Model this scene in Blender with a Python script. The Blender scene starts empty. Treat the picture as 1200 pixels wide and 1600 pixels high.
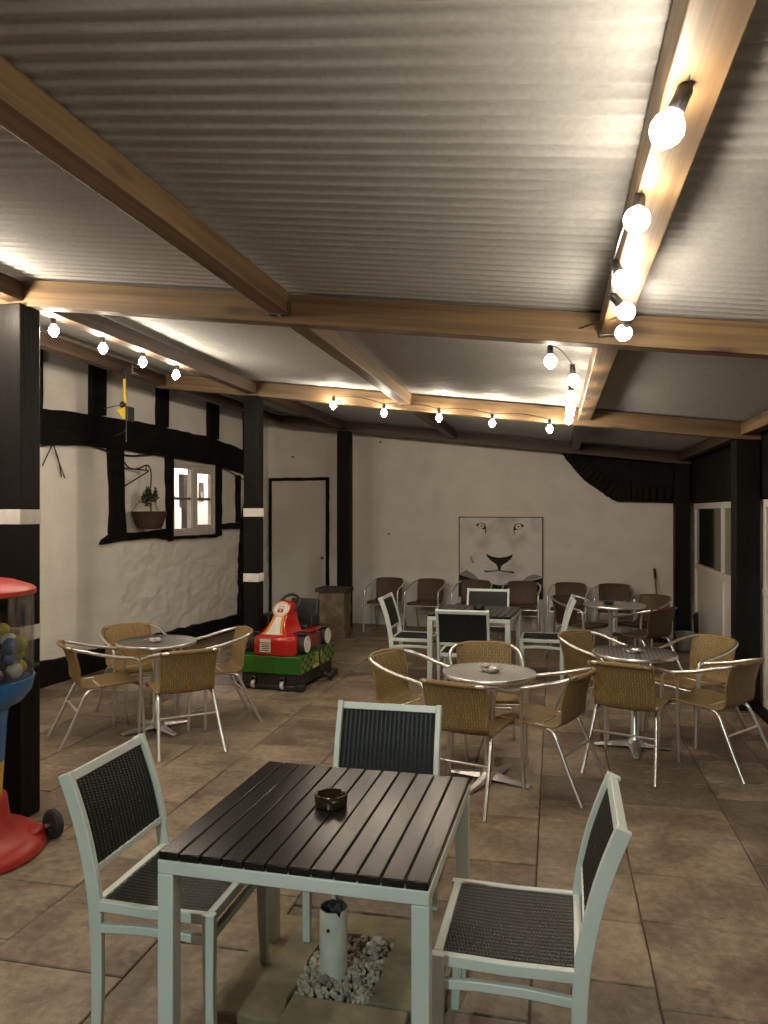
import bpy, bmesh, math, random
from mathutils import Vector, Matrix, noise

random.seed(7)
R = math.radians
S = bpy.context.scene
COL = S.collection
PI = math.pi

# ------------------------------------------------------------------ materials
def new_mat(name):
    m = bpy.data.materials.new(name); m.use_nodes = True
    nt = m.node_tree
    return m, nt, nt.nodes['Principled BSDF']

def pm(name, c1, c2=None, scale=6.0, rough=0.6, metal=0.0, bump=0.0, bscale=None, stretch=(1, 1, 1),
       detail=6, rough2=None, coat=0.0, spec=None, lo=0.35, hi=0.65, rnd=True, dist=0.01):
    """Procedural: noise-mixed colour, noise bump; shifted per object so no two pieces repeat."""
    m, nt, b = new_mat(name)
    N = nt.nodes; L = nt.links
    tc = N.new('ShaderNodeTexCoord'); mp = N.new('ShaderNodeMapping')
    mp.inputs['Scale'].default_value = stretch
    if rnd:
        oi = N.new('ShaderNodeObjectInfo'); mul = N.new('ShaderNodeMath'); mul.operation = 'MULTIPLY'
        mul.inputs[1].default_value = 37.0
        L.new(oi.outputs['Random'], mul.inputs[0])
        cx = N.new('ShaderNodeCombineXYZ')
        for i in range(3): L.new(mul.outputs[0], cx.inputs[i])
        L.new(cx.outputs[0], mp.inputs['Location'])
    L.new(tc.outputs['Object'], mp.inputs['Vector'])
    c2 = c2 or tuple(x * 0.8 for x in c1)
    nz = N.new('ShaderNodeTexNoise'); nz.inputs['Scale'].default_value = scale; nz.inputs['Detail'].default_value = detail
    L.new(mp.outputs[0], nz.inputs['Vector'])
    rp = N.new('ShaderNodeValToRGB')
    rp.color_ramp.elements[0].position = lo; rp.color_ramp.elements[1].position = hi
    rp.color_ramp.elements[0].color = (*c1, 1); rp.color_ramp.elements[1].color = (*c2, 1)
    L.new(nz.outputs['Fac'], rp.inputs[0]); L.new(rp.outputs[0], b.inputs['Base Color'])
    b.inputs['Roughness'].default_value = rough; b.inputs['Metallic'].default_value = metal
    b.inputs['Coat Weight'].default_value = coat
    if spec is not None: b.inputs['Specular IOR Level'].default_value = spec
    if rough2 is not None:
        mr = N.new('ShaderNodeMapRange'); mr.inputs[3].default_value = rough; mr.inputs[4].default_value = rough2
        mr.inputs[1].default_value = 0.3; mr.inputs[2].default_value = 0.7
        L.new(nz.outputs['Fac'], mr.inputs[0]); L.new(mr.outputs[0], b.inputs['Roughness'])
    if bump:
        n2 = N.new('ShaderNodeTexNoise'); n2.inputs['Scale'].default_value = bscale or scale * 4; n2.inputs['Detail'].default_value = 5
        L.new(mp.outputs[0], n2.inputs['Vector'])
        bp = N.new('ShaderNodeBump'); bp.inputs['Strength'].default_value = bump; bp.inputs['Distance'].default_value = dist
        L.new(n2.outputs['Fac'], bp.inputs['Height']); L.new(bp.outputs[0], b.inputs['Normal'])
    return m

def emit(name, col, strength):
    m, nt, b = new_mat(name)
    b.inputs['Base Color'].default_value = (*col, 1)
    b.inputs['Emission Color'].default_value = (*col, 1)
    b.inputs['Emission Strength'].default_value = strength
    return m

def wood_mat(name, ca, cb, cc, rough=0.55):
    """Sawn softwood: grain along local X, darker streaks, a few knots."""
    m, nt, b = new_mat(name); N = nt.nodes; L = nt.links
    tc = N.new('ShaderNodeTexCoord'); mp = N.new('ShaderNodeMapping'); mp.inputs['Scale'].default_value = (0.55, 24, 24)
    oi = N.new('ShaderNodeObjectInfo'); mul = N.new('ShaderNodeMath'); mul.operation = 'MULTIPLY'; mul.inputs[1].default_value = 23
    cx = N.new('ShaderNodeCombineXYZ'); L.new(oi.outputs['Random'], mul.inputs[0])
    for i in range(3): L.new(mul.outputs[0], cx.inputs[i])
    L.new(cx.outputs[0], mp.inputs['Location']); L.new(tc.outputs['Object'], mp.inputs['Vector'])
    nz = N.new('ShaderNodeTexNoise'); nz.inputs['Scale'].default_value = 1.6; nz.inputs['Detail'].default_value = 7
    nz.inputs['Distortion'].default_value = 0.5
    L.new(mp.outputs[0], nz.inputs['Vector'])
    rp = N.new('ShaderNodeValToRGB'); e = rp.color_ramp.elements
    e[0].position = 0.38; e[0].color = (*cb, 1); e[1].position = 0.62; e[1].color = (*ca, 1)
    L.new(nz.outputs['Fac'], rp.inputs[0])
    mp2 = N.new('ShaderNodeMapping'); mp2.inputs['Scale'].default_value = (1.4, 5, 5)
    L.new(tc.outputs['Object'], mp2.inputs['Vector']); L.new(cx.outputs[0], mp2.inputs['Location'])
    vo = N.new('ShaderNodeTexVoronoi'); vo.inputs['Scale'].default_value = 1.3; L.new(mp2.outputs[0], vo.inputs['Vector'])
    r2 = N.new('ShaderNodeValToRGB'); f = r2.color_ramp.elements
    f[0].position = 0.04; f[0].color = (1, 1, 1, 1); f[1].position = 0.22; f[1].color = (0, 0, 0, 1)
    L.new(vo.outputs['Distance'], r2.inputs[0])
    mx = N.new('ShaderNodeMix'); mx.data_type = 'RGBA'
    L.new(r2.outputs[0], mx.inputs[0]); L.new(rp.outputs[0], mx.inputs[6]); mx.inputs[7].default_value = (*cc, 1)
    L.new(mx.outputs[2], b.inputs['Base Color']); b.inputs['Roughness'].default_value = rough
    bp = N.new('ShaderNodeBump'); bp.inputs['Strength'].default_value = 0.25; bp.inputs['Distance'].default_value = 0.004
    L.new(nz.outputs['Fac'], bp.inputs['Height']); L.new(bp.outputs[0], b.inputs['Normal'])
    return m

def wall_mat(name, c1, c2, bricks=True, bstr=0.35):
    """Limewashed wall: faint brick courses and lumps under many coats of paint, thin dirt."""
    m, nt, b = new_mat(name); N = nt.nodes; L = nt.links
    tc = N.new('ShaderNodeTexCoord')
    sx = N.new('ShaderNodeSeparateXYZ'); L.new(tc.outputs['Object'], sx.inputs[0])
    cv = N.new('ShaderNodeCombineXYZ'); L.new(sx.outputs[0], cv.inputs[0]); L.new(sx.outputs[2], cv.inputs[1])
    br = N.new('ShaderNodeTexBrick'); br.inputs['Scale'].default_value = 1.0
    br.inputs['Brick Width'].default_value = 0.225; br.inputs['Row Height'].default_value = 0.075
    br.inputs['Mortar Size'].default_value = 0.008; br.inputs['Mortar Smooth'].default_value = 1.0
    br.inputs['Color1'].default_value = (1, 1, 1, 1); br.inputs['Color2'].default_value = (.9, .9, .9, 1); br.inputs['Mortar'].default_value = (0.55, .55, .55, 1)
    nd = N.new('ShaderNodeTexNoise'); nd.inputs['Scale'].default_value = 2.2; nd.inputs['Detail'].default_value = 3
    L.new(tc.outputs['Object'], nd.inputs['Vector'])
    ad = N.new('ShaderNodeMixRGB'); ad.blend_type = 'LINEAR_LIGHT'; ad.inputs[0].default_value = 0.03
    L.new(cv.outputs[0], ad.inputs[1]); L.new(nd.outputs['Color'], ad.inputs[2]); L.new(ad.outputs[0], br.inputs['Vector'])
    n1 = N.new('ShaderNodeTexNoise'); n1.inputs['Scale'].default_value = 3.0; n1.inputs['Detail'].default_value = 8
    n2 = N.new('ShaderNodeTexNoise'); n2.inputs['Scale'].default_value = 38; n2.inputs['Detail'].default_value = 4
    L.new(tc.outputs['Object'], n1.inputs['Vector']); L.new(tc.outputs['Object'], n2.inputs['Vector'])
    rp = N.new('ShaderNodeValToRGB'); rp.color_ramp.elements[0].position = .3; rp.color_ramp.elements[1].position = .7
    rp.color_ramp.elements[0].color = (*c1, 1); rp.color_ramp.elements[1].color = (*c2, 1)
    L.new(n1.outputs['Fac'], rp.inputs[0]); L.new(rp.outputs[0], b.inputs['Base Color'])
    b.inputs['Roughness'].default_value = .75; b.inputs['Specular IOR Level'].default_value = .3
    h = N.new('ShaderNodeMath'); h.operation = 'MULTIPLY_ADD'
    L.new(n2.outputs['Fac'], h.inputs[0]); h.inputs[1].default_value = .35
    if bricks:
        tb = N.new('ShaderNodeMath'); tb.operation = 'MULTIPLY'; L.new(br.outputs['Color'], tb.inputs[0]); tb.inputs[1].default_value = .9
        L.new(tb.outputs[0], h.inputs[2])
    else:
        L.new(n1.outputs['Fac'], h.inputs[2])
    bp = N.new('ShaderNodeBump'); bp.inputs['Strength'].default_value = bstr; bp.inputs['Distance'].default_value = .008
    L.new(h.outputs[0], bp.inputs['Height']); L.new(bp.outputs[0], b.inputs['Normal'])
    return m

def glass_mat(name, tint=(1, 1, 1), gl=0.06, rough=0.03):
    m, nt, b = new_mat(name); N = nt.nodes; L = nt.links
    N.remove(b); out = N['Material Output']
    tr = N.new('ShaderNodeBsdfTransparent'); tr.inputs[0].default_value = (*tint, 1)
    gs = N.new('ShaderNodeBsdfGlossy'); gs.inputs['Roughness'].default_value = rough
    fr = N.new('ShaderNodeLayerWeight'); fr.inputs['Blend'].default_value = .12
    ms = N.new('ShaderNodeMixShader')
    ma = N.new('ShaderNodeMath'); ma.operation = 'MULTIPLY_ADD'; ma.inputs[1].default_value = .30; ma.inputs[2].default_value = gl
    L.new(fr.outputs['Facing'], ma.inputs[0]); L.new(ma.outputs[0], ms.inputs[0])
    L.new(tr.outputs[0], ms.inputs[1]); L.new(gs.outputs[0], ms.inputs[2]); L.new(ms.outputs[0], out.inputs[0])
    return m

def weave_uv_mat(name, c1, c2):
    """Rattan-look cane: ribs and crossing strands in the shell's own UV."""
    m, nt, b = new_mat(name); N = nt.nodes; L = nt.links
    uv = N.new('ShaderNodeUVMap')
    br = N.new('ShaderNodeTexBrick'); br.inputs['Scale'].default_value = 1.0; br.offset = .5
    br.inputs['Brick Width'].default_value = .045; br.inputs['Row Height'].default_value = .0165
    br.inputs['Mortar Size'].default_value = .0036; br.inputs['Mortar Smooth'].default_value = .9
    mp = N.new('ShaderNodeMapping'); mp.inputs['Rotation'].default_value = (0, 0, R(90))
    L.new(uv.outputs[0], mp.inputs['Vector']); L.new(mp.outputs[0], br.inputs['Vector'])
    br.inputs['Color1'].default_value = (*c1, 1); br.inputs['Color2'].default_value = (*c2, 1)
    br.inputs['Mortar'].default_value = (*[x * .36 for x in c1], 1)
    nz = N.new('ShaderNodeTexNoise'); nz.inputs['Scale'].default_value = 9
    tc = N.new('ShaderNodeTexCoord'); L.new(tc.outputs['Object'], nz.inputs['Vector'])
    mx = N.new('ShaderNodeMix'); mx.data_type = 'RGBA'; mx.blend_type = 'MULTIPLY'; mx.inputs[0].default_value = .5
    L.new(br.outputs['Color'], mx.inputs[6]); L.new(nz.outputs['Color'], mx.inputs[7])
    bc = N.new('ShaderNodeMix'); bc.data_type = 'RGBA'; bc.inputs[0].default_value = .25
    L.new(br.outputs['Color'], bc.inputs[6]); L.new(mx.outputs[2], bc.inputs[7])
    L.new(bc.outputs[2], b.inputs['Base Color']); b.inputs['Roughness'].default_value = .5
    bp = N.new('ShaderNodeBump'); bp.inputs['Strength'].default_value = .8; bp.inputs['Distance'].default_value = .004; bp.invert = True
    L.new(br.outputs['Fac'], bp.inputs['Height']); L.new(bp.outputs[0], b.inputs['Normal'])
    return m

def stamped_mat(name):
    """Pressed stainless top: small chequer of dimples."""
    m, nt, b = new_mat(name); N = nt.nodes; L = nt.links
    tc = N.new('ShaderNodeTexCoord')
    ck = N.new('ShaderNodeTexChecker'); ck.inputs['Scale'].default_value = 46
    L.new(tc.outputs['Object'], ck.inputs['Vector'])
    ck.inputs['Color1'].default_value = (.80, .79, .77, 1); ck.inputs['Color2'].default_value = (.50, .49, .47, 1)
    L.new(ck.outputs['Color'], b.inputs['Base Color'])
    b.inputs['Metallic'].default_value = 1.0; b.inputs['Roughness'].default_value = .3
    wv = N.new('ShaderNodeTexVoronoi'); wv.inputs['Scale'].default_value = 60; wv.inputs['Randomness'].default_value = .1
    L.new(tc.outputs['Object'], wv.inputs['Vector'])
    bp = N.new('ShaderNodeBump'); bp.inputs['Strength'].default_value = .4; bp.inputs['Distance'].default_value = .003
    L.new(wv.outputs['Distance'], bp.inputs['Height']); L.new(bp.outputs[0], b.inputs['Normal'])
    return m

def slab_mat(name):
    m, nt, b = new_mat(name); N = nt.nodes; L = nt.links
    at = N.new('ShaderNodeAttribute'); at.attribute_name = 'tone'; at.attribute_type = 'GEOMETRY'
    tc = N.new('ShaderNodeTexCoord')
    n1 = N.new('ShaderNodeTexNoise'); n1.inputs['Scale'].default_value = 3.2; n1.inputs['Detail'].default_value = 9; n1.inputs['Roughness'].default_value = .62
    n2 = N.new('ShaderNodeTexNoise'); n2.inputs['Scale'].default_value = .55; n2.inputs['Detail'].default_value = 4
    n3 = N.new('ShaderNodeTexNoise'); n3.inputs['Scale'].default_value = 22; n3.inputs['Detail'].default_value = 6
    for n in (n1, n2, n3): L.new(tc.outputs['Object'], n.inputs['Vector'])
    rp = N.new('ShaderNodeValToRGB'); e = rp.color_ramp.elements
    e[0].position = .30; e[0].color = (.070, .051, .036, 1); e[1].position = .70; e[1].color = (.37, .29, .205, 1)
    k = e.new(.50); k.color = (.18, .134, .093, 1)
    def madd(a, k, b_):
        m_ = N.new('ShaderNodeMath'); m_.operation = 'MULTIPLY_ADD'; m_.inputs[1].default_value = k
        L.new(a, m_.inputs[0])
        if b_ is None: m_.inputs[2].default_value = -.13
        else: L.new(b_, m_.inputs[2])
        return m_.outputs[0]
    n4 = N.new('ShaderNodeTexNoise'); n4.inputs['Scale'].default_value = 75; n4.inputs['Detail'].default_value = 4
    L.new(tc.outputs['Object'], n4.inputs['Vector'])
    v = madd(n1.outputs['Fac'], .62, None); v = madd(n2.outputs['Fac'], .22, v); v = madd(n3.outputs['Fac'], .32, v); v = madd(n4.outputs['Fac'], .14, v); v = madd(at.outputs['Fac'], .9, v)
    L.new(v, rp.inputs[0])
    # dark spots and old spills
    vo = N.new('ShaderNodeTexVoronoi'); vo.inputs['Scale'].default_value = 2.3
    nd = N.new('ShaderNodeMixRGB'); nd.blend_type = 'LINEAR_LIGHT'; nd.inputs[0].default_value = .12
    L.new(tc.outputs['Object'], nd.inputs[1]); L.new(n3.outputs['Color'], nd.inputs[2]); L.new(nd.outputs[0], vo.inputs['Vector'])
    sr = N.new('ShaderNodeValToRGB'); sr.color_ramp.elements[0].position = .04; sr.color_ramp.elements[0].color = (.45, .43, .42, 1); sr.color_ramp.elements[1].position = .17; sr.color_ramp.elements[1].color = (1, 1, 1, 1)
    L.new(vo.outputs['Distance'], sr.inputs[0])
    sm = N.new('ShaderNodeMix'); sm.data_type = 'RGBA'; sm.blend_type = 'MULTIPLY'; sm.inputs[0].default_value = .8
    L.new(rp.outputs[0], sm.inputs[6]); L.new(sr.outputs[0], sm.inputs[7]); L.new(sm.outputs[2], b.inputs['Base Color'])
    mr = N.new('ShaderNodeMapRange'); mr.inputs[1].default_value = .3; mr.inputs[2].default_value = .7; mr.inputs[3].default_value = .42; mr.inputs[4].default_value = .7
    L.new(n1.outputs['Fac'], mr.inputs[0]); L.new(mr.outputs[0], b.inputs['Roughness'])
    h = N.new('ShaderNodeMath'); h.operation = 'MULTIPLY_ADD'; h.inputs[1].default_value = .3
    L.new(n3.outputs['Fac'], h.inputs[0]); L.new(n1.outputs['Fac'], h.inputs[2])
    bp = N.new('ShaderNodeBump'); bp.inputs['Strength'].default_value = .75; bp.inputs['Distance'].default_value = .016
    L.new(h.outputs[0], bp.inputs['Height']); L.new(bp.outputs[0], b.inputs['Normal'])
    return m

M = {}
M['bulb'] = emit('warm lamp glass', (1.0, .85, .655), 300)
M['bulb_near'] = emit('soft lamp glass', (1.0, .85, .655), 105)
M['beam'] = wood_mat('treated pine', (.200, .126, .058), (.118, .070, .031), (.035, .018, .009))
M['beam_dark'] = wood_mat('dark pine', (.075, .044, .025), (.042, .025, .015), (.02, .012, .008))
M['black_post'] = pm('black painted timber', (.006, .0055, .0055), (.011, .010, .0095), 5, .58, bump=.4, bscale=30, stretch=(1, 1, .2), spec=.12)
M['black_tim'] = pm('tarred oak', (.005, .0045, .0045), (.010, .009, .0085), 7, .7, bump=.7, bscale=26, spec=.12)
M['white_band'] = pm('white band paint', (.78, .75, .70), (.66, .63, .58), 14, .5)
M['roof'] = pm('fibre cement sheet', (.405, .412, .405), (.335, .341, .335), 60, .6, bump=.25, bscale=120, lo=.3, hi=.72, dist=.003)
M['wall'] = wall_mat('limewashed brick', (.84, .81, .75), (.73, .70, .64), bstr=.36)
M['wall_smooth'] = wall_mat('cream rendered wall', (.73, .695, .635), (.64, .605, .545), bricks=False, bstr=.35)
M['door'] = pm('cream door paint', (.60, .565, .505), (.53, .50, .445), 2, .5)
M['slab'] = slab_mat('riven paving')
M['joint'] = pm('sandy joints', (.12, .093, .064), (.05, .038, .027), 2.5, .9)
M['soil'] = M['joint']
M['alu_white'] = pm('white powder coat', (.60, .66, .62), (.53, .58, .55), 3, .38, bump=.03, bscale=200)
M['weave_black'] = pm('black woven strip', (.007, .008, .008), (.012, .013, .0125), 40, .36, spec=.24)
M['slat'] = pm('black stained slats', (.008, .0075, .007), (.015, .0135, .0125), 4, .22, bump=.13, bscale=26, stretch=(14, 1.0, 14), rough2=.27, dist=.002, spec=.25)
M['alu'] = pm('polished aluminium', (.86, .85, .83), (.78, .77, .76), 4, .31, metal=1.0)
M['steel'] = pm('cast aluminium', (.66, .65, .63), (.55, .54, .52), 8, .34, metal=1.0)
M['stamped'] = stamped_mat('stamped steel top')
M['cane'] = weave_uv_mat('tan cane weave', (.36, .235, .092), (.275, .175, .064))
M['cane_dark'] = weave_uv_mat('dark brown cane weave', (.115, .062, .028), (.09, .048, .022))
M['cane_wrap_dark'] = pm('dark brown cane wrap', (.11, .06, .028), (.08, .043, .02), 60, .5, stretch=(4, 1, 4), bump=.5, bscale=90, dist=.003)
M['cane_wrap'] = pm('tan cane wrap', (.29, .185, .078), (.21, .13, .052), 60, .5, stretch=(4, 1, 4), bump=.5, bscale=90, dist=.003)
M['smoke_glass'], _nt, _b = new_mat('smoked brown glass')
_b.inputs['Base Color'].default_value = (.035, .022, .010, 1); _b.inputs['Roughness'].default_value = .05
_b.inputs['Transmission Weight'].default_value = .25; _b.inputs['IOR'].default_value = 1.5; _b.inputs['Coat Weight'].default_value = .4
M['black_plastic'] = pm('black plastic', (.014, .013, .013), (.02, .019, .019), 20, .4)
M['rubber'] = pm('black rubber', (.016, .015, .014), (.024, .022, .021), 18, .65)
M['red'] = pm('glossy red shell', (.50, .018, .014), (.42, .014, .012), 3, .22, coat=.5)
M['red_matte'] = pm('satin red plastic', (.44, .03, .02), (.37, .024, .017), 4, .42)
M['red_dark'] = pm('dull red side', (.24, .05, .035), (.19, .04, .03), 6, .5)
M['green'] = pm('green laminate', (.028, .125, .012), (.022, .10, .010), 3, .3, coat=.2)
M['lime'] = pm('yellow green print', (.15, .24, .05), (.12, .19, .045), 7, .4)
M['dkgreen'] = pm('dark green print', (.012, .032, .008), None, 7, .4)
M['yellow_print'] = pm('pale yellow print', (.62, .60, .16), None, 7, .4)
M['white_print'] = pm('white sticker', (.76, .72, .66), (.68, .64, .58), 9, .35)
M['orange_print'] = pm('orange stripe', (.72, .27, .04), None, 7, .35)
M['grey_print'] = pm('grey print', (.20, .18, .17), None, 7, .45)
M['dark_print'] = pm('dark print', (.04, .02, .018), None, 7, .45)
M['hub'] = pm('white hub', (.72, .69, .64), (.6, .57, .52), 9, .35)
M['blue'] = pm('blue moulded plastic', (.012, .13, .36), (.010, .11, .31), 3, .32, coat=.2)
M['yellow'] = pm('yellow moulded plastic', (.62, .40, .05), (.54, .34, .04), 4, .38)
M['yellow_lamp'] = pm('yellow lamp paint', (.66, .44, .03), (.58, .38, .025), 8, .4)
M['clear'] = glass_mat('clear acrylic', (.90, .90, .87), .10, .12)
M['pane'] = glass_mat('window glass', (.97, .97, .97), .03)
M['stone'] = pm('old sandstone', (.24, .185, .115), (.13, .105, .065), 7, .85, bump=.8, bscale=16, dist=.02)
M['kerb_stone'] = pm('worn pale stone', (.29, .24, .145), (.17, .14, .085), 6, .8, bump=.7, bscale=20, dist=.015)
M['pebble'] = pm('limestone chippings', (.48, .43, .34), (.22, .19, .15), 16, .8, bump=.3, lo=.4, hi=.6)
M['pvc_pipe'] = pm('chalky white pipe', (.68, .68, .62), (.52, .52, .47), 8, .5, bump=.2)
M['pipe_soot'] = pm('sooty pipe rim', (.018, .017, .016), (.09, .09, .08), 45, .8, lo=.45, hi=.6)
M['upvc'] = pm('white window plastic', (.66, .62, .57), (.60, .57, .53), 2, .32)
M['dark_glass'], _nt, _b = new_mat('dark window glass')
_b.inputs['Base Color'].default_value = (.012, .012, .011, 1); _b.inputs['Roughness'].default_value = .08; _b.inputs['Specular IOR Level'].default_value = .5
M['frosted'] = pm('frosted window glass', (.15, .155, .12), (.12, .125, .10), 5, .3)
M['frame_paint'] = pm('cream window paint', (.62, .58, .52), (.54, .5, .45), 12, .5)
M['frame_dark'] = pm('dark brown bar', (.16, .13, .11), None, 12, .5)  # dark brown glazing bars
M['room_white'] = pm('bright room wall', (.80, .78, .75), (.77, .75, .72), 4, .7)
M['oak_red'] = pm('reddish oak', (.055, .030, .024), (.04, .022, .018), 6, .6, stretch=(3, 3, .4))
M['curtain'] = pm('blue curtain', (.055, .065, .12), (.16, .17, .22), 14, .8, stretch=(6, 6, .3))
M['basket'] = pm('brown wicker', (.075, .036, .022), (.035, .018, .012), 40, .7, stretch=(1, 1, 3), bump=1, bscale=60)
M['leaf'] = pm('dull evergreen leaf', (.018, .028, .012), (.035, .045, .02), 20, .6)
M['iron'] = pm('black ironwork', (.012, .011, .010), (.02, .018, .017), 30, .5)
M['chain'] = pm('dull chain', (.13, .12, .10), None, 30, .45, metal=.8)
M['broom_wood'] = pm('broom handle wood', (.20, .13, .07), (.14, .09, .05), 6, .6)
M['bucket'] = pm('white bucket plastic', (.36, .37, .33), (.29, .30, .26), 5, .45)
M['maroon'] = pm('dark maroon bin', (.03, .008, .009), None, 5, .45)
M['galv'] = pm('galvanised bracket', (.22, .21, .20), (.13, .12, .12), 40, .4, metal=.9)
M['board_white'] = pm('painted board white', (.64, .63, .61), (.30, .29, .28), 2.2, .6, lo=.47, hi=.74, rnd=False)
M['board_dark'] = pm('painted board dark', (.014, .011, .010), (.022, .018, .016), 4, .6, spec=.2)
M['board_mid'] = pm('painted board half tone', (.20, .19, .18), (.30, .29, .275), 5, .6)
CAPS = {'yellow': (.62, .52, .08), 'red': (.62, .14, .09), 'blue': (.10, .15, .34), 'white': (.75, .70, .66), 'purple': (.24, .12, .26)}
for k_, c_ in CAPS.items(): M['cap_' + k_] = pm(k_ + ' capsule plastic', c_, tuple(x * .7 for x in c_), 10, .2, coat=.5)

# ------------------------------------------------------------------ mesh builder
class MB:
    def __init__(s): s.v = []; s.f = []; s.m = []; s.uv = {}
    def add(s, vs, fs, m=0):
        o = len(s.v); s.v += [tuple(p) for p in vs]
        for f in fs: s.f.append([i + o for i in f]); s.m.append(m)
        return o
    def box(s, c, d, rot=None, m=0, taper=1.0):
        x, y, z = d[0] / 2, d[1] / 2, d[2] / 2
        pts = [Vector((sx * x * (taper if sz < 0 else 1), sy * y * (taper if sz < 0 else 1), sz * z)) for sz in (-1, 1) for sx, sy in ((-1, -1), (1, -1), (1, 1), (-1, 1))]
        if rot is not None: pts = [rot @ p for p in pts]
        s.add([p + Vector(c) for p in pts], [(3, 2, 1, 0), (4, 5, 6, 7), (0, 1, 5, 4), (1, 2, 6, 5), (2, 3, 7, 6), (3, 0, 4, 7)], m)
    def tube(s, pts, r, seg=10, closed=False, m=0, caps=True):
        pts = [Vector(p) for p in pts]; n = len(pts)
        rs = r if isinstance(r, (list, tuple)) else [r] * n
        t0 = (pts[1] - pts[0]).normalized()
        up = Vector((0, 0, 1)) if abs(t0.z) < .9 else Vector((1, 0, 0))
        a = t0.cross(up).normalized(); rings = []
        for i in range(n):
            if closed: t = (pts[(i + 1) % n] - pts[i - 1]).normalized()
            else: t = (pts[min(i + 1, n - 1)] - pts[max(i - 1, 0)]).normalized()
            a = (a - t * a.dot(t)).normalized(); b = t.cross(a)
            rings.append([pts[i] + (a * math.cos(2 * PI * k / seg) + b * math.sin(2 * PI * k / seg)) * rs[i] for k in range(seg)])
        o = len(s.v); s.v += [tuple(p) for rg in rings for p in rg]
        for i in range(n if closed else n - 1):
            j = (i + 1) % n
            for k in range(seg):
                l = (k + 1) % seg
                s.f.append([o + i * seg + k, o + i * seg + l, o + j * seg + l, o + j * seg + k]); s.m.append(m)
        if caps and not closed:
            s.f.append([o + k for k in range(seg)][::-1]); s.m.append(m)
            s.f.append([o + (n - 1) * seg + k for k in range(seg)]); s.m.append(m)
    def strip(s, path, wx, th, m=0):
        """Rectangular bar swept along a (y,z) path at x centre; path items (x,y,z); wx along x, th in the path plane (may be a list)."""
        n = len(path); ths = th if isinstance(th, (list, tuple)) else [th] * n
        vs = []
        for i, p in enumerate(path):
            a = Vector(path[max(i - 1, 0)]); b = Vector(path[min(i + 1, n - 1)]); t = (b - a).normalized()
            nr = Vector((0, -t.z, t.y)); p = Vector(p); h = ths[i] / 2
            for sx, sn in ((-1, -1), (1, -1), (1, 1), (-1, 1)):
                vs.append(p + Vector((sx * wx / 2, 0, 0)) + nr * sn * h)
        fs = [(0, 1, 2, 3), tuple((n - 1) * 4 + k for k in (3, 2, 1, 0))]
        for i in range(n - 1):
            for k in range(4):
                l = (k + 1) % 4; fs.append((i * 4 + k, (i + 1) * 4 + k, (i + 1) * 4 + l, i * 4 + l))
        s.add(vs, fs, m)
    def lathe(s, prof, seg=24, c=(0, 0, 0), mat=None, m=0, closed=False):
        o = len(s.v); c = Vector(c); n = len(prof)
        for r, z in prof:
            for k in range(seg):
                p = Vector((max(r, 1e-5) * math.cos(2 * PI * k / seg), max(r, 1e-5) * math.sin(2 * PI * k / seg), z))
                if mat is not None: p = mat @ p
                s.v.append(tuple(p + c))
        for i in range(n if closed else n - 1):
            j = (i + 1) % n
            for k in range(seg):
                l = (k + 1) % seg
                s.f.append([o + i * seg + k, o + i * seg + l, o + j * seg + l, o + j * seg + k]); s.m.append(m)
    def prism(s, poly, y0, y1, m=0):
        """Polygon in the XZ plane given thickness along Y."""
        n = len(poly)
        vs = [(x, y0, z) for x, z in poly] + [(x, y1, z) for x, z in poly]
        fs = [list(range(n)), list(range(2 * n - 1, n - 1, -1))]
        for i in range(n):
            j = (i + 1) % n; fs.append([i, i + n, j + n, j])
        s.add(vs, fs, m)
    def build(s, name, mats, parent=None, loc=None, rot=None, smooth=40, bevel=0, mod=None, bsegs=2):
        me = bpy.data.meshes.new(name); me.from_pydata(s.v, [], s.f)
        if not isinstance(mats, (list, tuple)): mats = [mats]
        for mt in mats: me.materials.append(mt)
        for p, i in zip(me.polygons, s.m): p.material_index = i
        bm = bmesh.new(); bm.from_mesh(me); bmesh.ops.recalc_face_normals(bm, faces=bm.faces); bm.to_mesh(me); bm.free()
        if s.uv:
            ul = me.uv_layers.new(name='UVMap')
            for lp in me.loops: ul.data[lp.index].uv = s.uv.get(lp.vertex_index, (0, 0))
        if smooth:
            for p in me.polygons: p.use_smooth = True
            me.set_sharp_from_angle(angle=R(smooth))
        o = bpy.data.objects.new(name, me); COL.objects.link(o)
        if parent is not None: o.parent = parent
        if loc is not None: o.location = loc
        if rot is not None: o.rotation_euler = rot
        if bevel:
            b = o.modifiers.new('Bevel', 'BEVEL'); b.width = bevel; b.segments = bsegs; b.limit_method = 'ANGLE'; b.angle_limit = R(40)
        return o

def tag(o, label=None, cat=None, group=None, kind=None):
    if label: o['label'] = label
    if cat: o['category'] = cat
    if group: o['group'] = group
    if kind: o['kind'] = kind
    return o

def empty(name, loc, rz=0.0):
    o = bpy.data.objects.new(name, None); COL.objects.link(o)
    o.empty_display_size = .1; o.location = loc; o.rotation_euler = (0, 0, rz)
    return o

KIDS = lambda o: [c for c in bpy.data.objects if c.parent is o]
def copy_tree(o, parent=None):
    c = o.copy(); COL.objects.link(c)
    if parent is not None: c.parent = parent
    for ch in KIDS(o): copy_tree(ch, c)
    return c

def smooth_path(pts, sub=6):
    P = [Vector(p) for p in pts]; out = []
    for i in range(len(P) - 1):
        a, b, c, d = P[max(i - 1, 0)], P[i], P[i + 1], P[min(i + 2, len(P) - 1)]
        for k in range(sub):
            t = k / sub
            out.append(.5 * ((2 * b) + (c - a) * t + (2 * a - 5 * b + 4 * c - d) * t * t + (3 * b - a - 3 * c + d) * t ** 3))
    out.append(P[-1]); return out

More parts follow.
